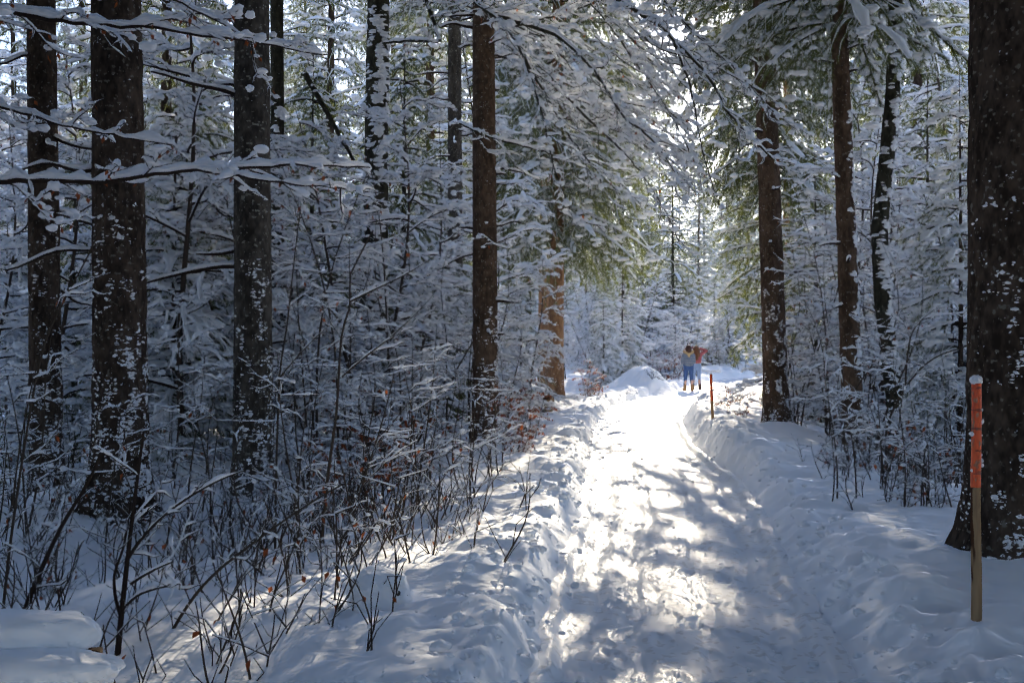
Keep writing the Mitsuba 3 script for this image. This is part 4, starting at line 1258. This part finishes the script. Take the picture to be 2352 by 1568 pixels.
cloth('skin', (0.62, 0.40, 0.30), None, None, 0.5)
cloth('striped_jacket', None, None, stripes((0.10, 0.135, 0.20), (0.24, 0.25, 0.28), 0.058, 0.45))
cloth('fur', None, None, worn((0.28, 0.18, 0.08), (0.62, 0.45, 0.24), 40))
cloth('dark_jeans', None, None, worn((0.035, 0.07, 0.18), (0.065, 0.12, 0.28)))
cloth('pale_jeans', None, None, worn((0.18, 0.26, 0.42), (0.28, 0.37, 0.54)))
cloth('pink_jacket', None, None, stripes((0.24, 0.065, 0.075), (0.36, 0.115, 0.125), 0.05, 0.25))
cloth('tan_boots', None, None, worn((0.28, 0.16, 0.07), (0.38, 0.23, 0.11)))
cloth('brown_boots', None, None, worn((0.055, 0.035, 0.028), (0.10, 0.065, 0.05)))
cloth('boot_trim', (0.04, 0.04, 0.05), None)
cloth('dark_hair', None, None, worn((0.025, 0.013, 0.010), (0.075, 0.035, 0.025), 40), 0.5)
cloth('auburn_hair', None, None, worn((0.06, 0.026, 0.014), (0.17, 0.075, 0.035), 40), 0.5)


def person(label, x, y, H, feet, arms, cloths, hem, hair, collar, turn=0.0, yaw=0.0):
    """A woman seen from behind (+y is where she looks); arms: for each side (shoulder, elbow, wrist, hand direction)."""
    key = numbered('person')
    tag(key, label, 'person')
    z0 = gz(x, y) if (x < path_edges(np.array([y]))[0][0] or x > path_edges(np.array([y]))[1][0]) else float(path_level(np.array([x]), np.array([y]))[0])
    k = H / 1.66
    V = lambda *p: np.array(p, float) * k  # noqa: E731
    jac, jean, boot = cloths
    hip, knee, ankle, toe = [], [], [], []
    for s, (fx, fy, out) in zip((-1, 1), feet):
        hip.append(V(s * 0.088, 0.0, 0.83))
        ankle.append(V(fx, fy, 0.085))
        knee.append((hip[-1] + ankle[-1]) / 2 + V(0, 0.02, 0.01))
        toe.append(V(fx + out, fy + 0.15, 0.035))
    neck, head = V(0, 0.015, 1.36), V(0, 0.03, 1.53)

    def place(mesh):
        v, f = mesh
        c, s = math.cos(yaw), math.sin(yaw)
        return np.column_stack([v[:, 0] * c - v[:, 1] * s, v[:, 0] * s + v[:, 1] * c, v[:, 2]]) + [x, y, z0], f
    torso = [[(V(-0.09, 0, 0.86), 0.095 * k), (V(0.09, 0, 0.86), 0.095 * k), (V(-0.075, 0, 1.06), 0.085 * k), (V(0.075, 0, 1.06), 0.085 * k)],
             [(V(-0.075, 0, 1.06), 0.085 * k), (V(0.075, 0, 1.06), 0.085 * k), (V(-0.13, 0, 1.28), 0.065 * k), (V(0.13, 0, 1.28), 0.065 * k)],
             [(V(-0.13, 0, 1.29), 0.06 * k), (V(0.13, 0, 1.29), 0.06 * k), (neck, 0.055 * k)]]
    skull = [[(head + V(0, 0.0, 0.035), 0.092 * k), (head + V(0, -0.025, 0.02), 0.088 * k), (head + V(0, 0.05, -0.065), 0.045 * k)],
             [(neck, 0.048 * k), (head + V(0, -0.005, -0.05), 0.050 * k)],
             [(head + V(0, 0.095, -0.005), 0.012 * k), (head + V(0, 0.112, -0.03), 0.012 * k), (head + V(0, 0.08, -0.03), 0.02 * k)],
             [(head + V(-0.092, 0, 0.0), 0.014 * k), (head + V(-0.092, 0.0, -0.03), 0.012 * k)], [(head + V(0.092, 0, 0.0), 0.014 * k), (head + V(0.092, 0.0, -0.03), 0.012 * k)]]
    legs = []
    for i in (0, 1):
        legs += [[(hip[i], 0.086 * k), (knee[i], 0.052 * k)], [(knee[i], 0.052 * k), (knee[i] * 0.65 + ankle[i] * 0.35 + V(0, -0.015, 0), 0.050 * k), (ankle[i], 0.036 * k)], [(ankle[i], 0.036 * k), (toe[i], 0.030 * k)]]
    armb, sleeves = [], []
    for s, (sh, el, wr, hd) in zip((-1, 1), arms):
        sh, el, wr = V(*sh), V(*el), V(*wr)
        armb += [[(sh, 0.044 * k), (el, 0.034 * k)], [(el, 0.034 * k), (wr, 0.023 * k)]]
        armb += finger_bones(wr, V(*hd), V(-s * 0.5, 0.6, 0.3))
        sleeves += [[(sh, 0.070 * k), (el, 0.056 * k)], [(el, 0.056 * k), (wr - (wr - el) * 0.08, 0.044 * k)]]
    put(key + '__body', place(hulls(torso + skull + legs + armb, 0.02, 4)), 'skin')
    jt = [[(p + V(0, 0, 0), r + 0.030 * k) for p, r in b] for b in torso[1:]]
    jt[-1] = [(p, r + (0.012 if i == 2 else 0.028) * k) for i, (p, r) in enumerate(jt[-1])]
    low = hem
    jt = [[(V(-0.072, 0, low + 0.10), 0.112 * k), (V(0.072, 0, low + 0.10), 0.112 * k), (V(-0.075, 0, 1.10), 0.112 * k), (V(0.075, 0, 1.10), 0.112 * k)],
          [(V(-0.075, 0, 1.10), 0.112 * k), (V(0.075, 0, 1.10), 0.112 * k), (V(-0.125, 0, 1.28), 0.088 * k), (V(0.125, 0, 1.28), 0.088 * k)]]
    put(key + '__jacket', place(hulls(jt + sleeves, 0.025, 5)), jac)
    jl = []
    for i in (0, 1):
        a = ankle[i] + V(0, 0, 0.045)
        jl += [[(hip[i], 0.098 * k), (hip[1 - i], 0.098 * k)], [(hip[i] + V(0, 0, 0.12), 0.098 * k), (hip[1 - i] + V(0, 0, 0.12), 0.098 * k), (hip[i], 0.1 * k), (hip[1 - i], 0.1 * k)],
               [(hip[i], 0.098 * k), (knee[i], 0.062 * k)], [(knee[i], 0.062 * k), (a, 0.048 * k)]]
    put(key + '__jeans', place(hulls(jl, 0.025, 5)), jean)
    for i in (0, 1):
        b = [[(ankle[i] + V(0, -0.01, 0.11), 0.058 * k), (ankle[i] + V(0, -0.02, -0.035), 0.050 * k)], [(ankle[i] + V(0, -0.02, -0.035), 0.050 * k), (toe[i] + V(0, 0, 0.012), 0.046 * k)]]
        put(key + '__boot' + ('_001' if i else ''), place(hulls(b, 0.02, 4)), boot)
    put(key + '__hair', place(hulls([[(V(*p), r * k) for p, r in b] for b in hair], 0.02, 4)), 'dark_hair' if collar else 'auburn_hair')
    if collar:
        ring = []
        for q in range(9):
            a = math.pi * (1.0 + q / 8)
            ring.append((V(0.155 * math.cos(a), 0.02 + 0.075 * math.sin(a), 1.335 + 0.085 * abs(math.cos(a)) ** 2), 0.050 * k))
        put(key + '__fur_collar', place(hulls([[ring[q], ring[q + 1]] for q in range(8)] + [[(V(0, -0.07, 1.33), 0.06), (V(0, -0.085, 1.26), 0.045)]], 0.02, 3)), 'fur')
    return key


person('person in grey striped jacket with fur collar, dark jeans and tan boots', 6.42, 38.0, 1.68, [(-0.13, 0, -0.02), (0.13, 0, 0.02)],
       [((-0.17, 0, 1.29), (-0.215, 0.03, 1.04), (-0.10, 0.24, 1.18), (0.25, 0.3, 0.7)), ((0.17, 0, 1.29), (0.215, 0.03, 1.04), (0.10, 0.24, 1.18), (-0.25, 0.3, 0.7))],
       ('striped_jacket', 'dark_jeans', 'tan_boots'), 0.84,
       [[((0, -0.005, 1.565), 0.096), ((0, -0.03, 1.50), 0.092)], [((0, -0.035, 1.52), 0.095), ((0, -0.03, 1.39), 0.065)], [((-0.07, 0.0, 1.53), 0.05), ((-0.05, -0.02, 1.40), 0.045)], [((0.07, 0.0, 1.53), 0.05), ((0.05, -0.02, 1.40), 0.045)]], True)
person('person in pink jacket and pale jeans with long auburn hair, arms raised', 6.84, 38.8, 1.66, [(-0.12, 0, -0.02), (0.14, 0.05, 0.03)],
       [((-0.15, 0, 1.32), (-0.30, 0.02, 1.50), (-0.13, 0.05, 1.58), (0.5, 0.2, 0.15)), ((0.15, 0, 1.32), (0.38, 0.02, 1.46), (0.14, 0.05, 1.55), (-0.6, 0.2, 0.2))],
       ('pink_jacket', 'pale_jeans', 'brown_boots'), 0.96,
       [[((0, -0.005, 1.565), 0.097), ((0, -0.03, 1.50), 0.098)], [((0, -0.06, 1.52), 0.10), ((0, -0.11, 1.28), 0.085)], [((0, -0.11, 1.28), 0.085), ((0.0, -0.125, 1.16), 0.045)], [((-0.08, -0.02, 1.52), 0.05), ((-0.07, -0.09, 1.28), 0.05)], [((0.08, -0.02, 1.52), 0.05), ((0.07, -0.09, 1.28), 0.05)]], False)
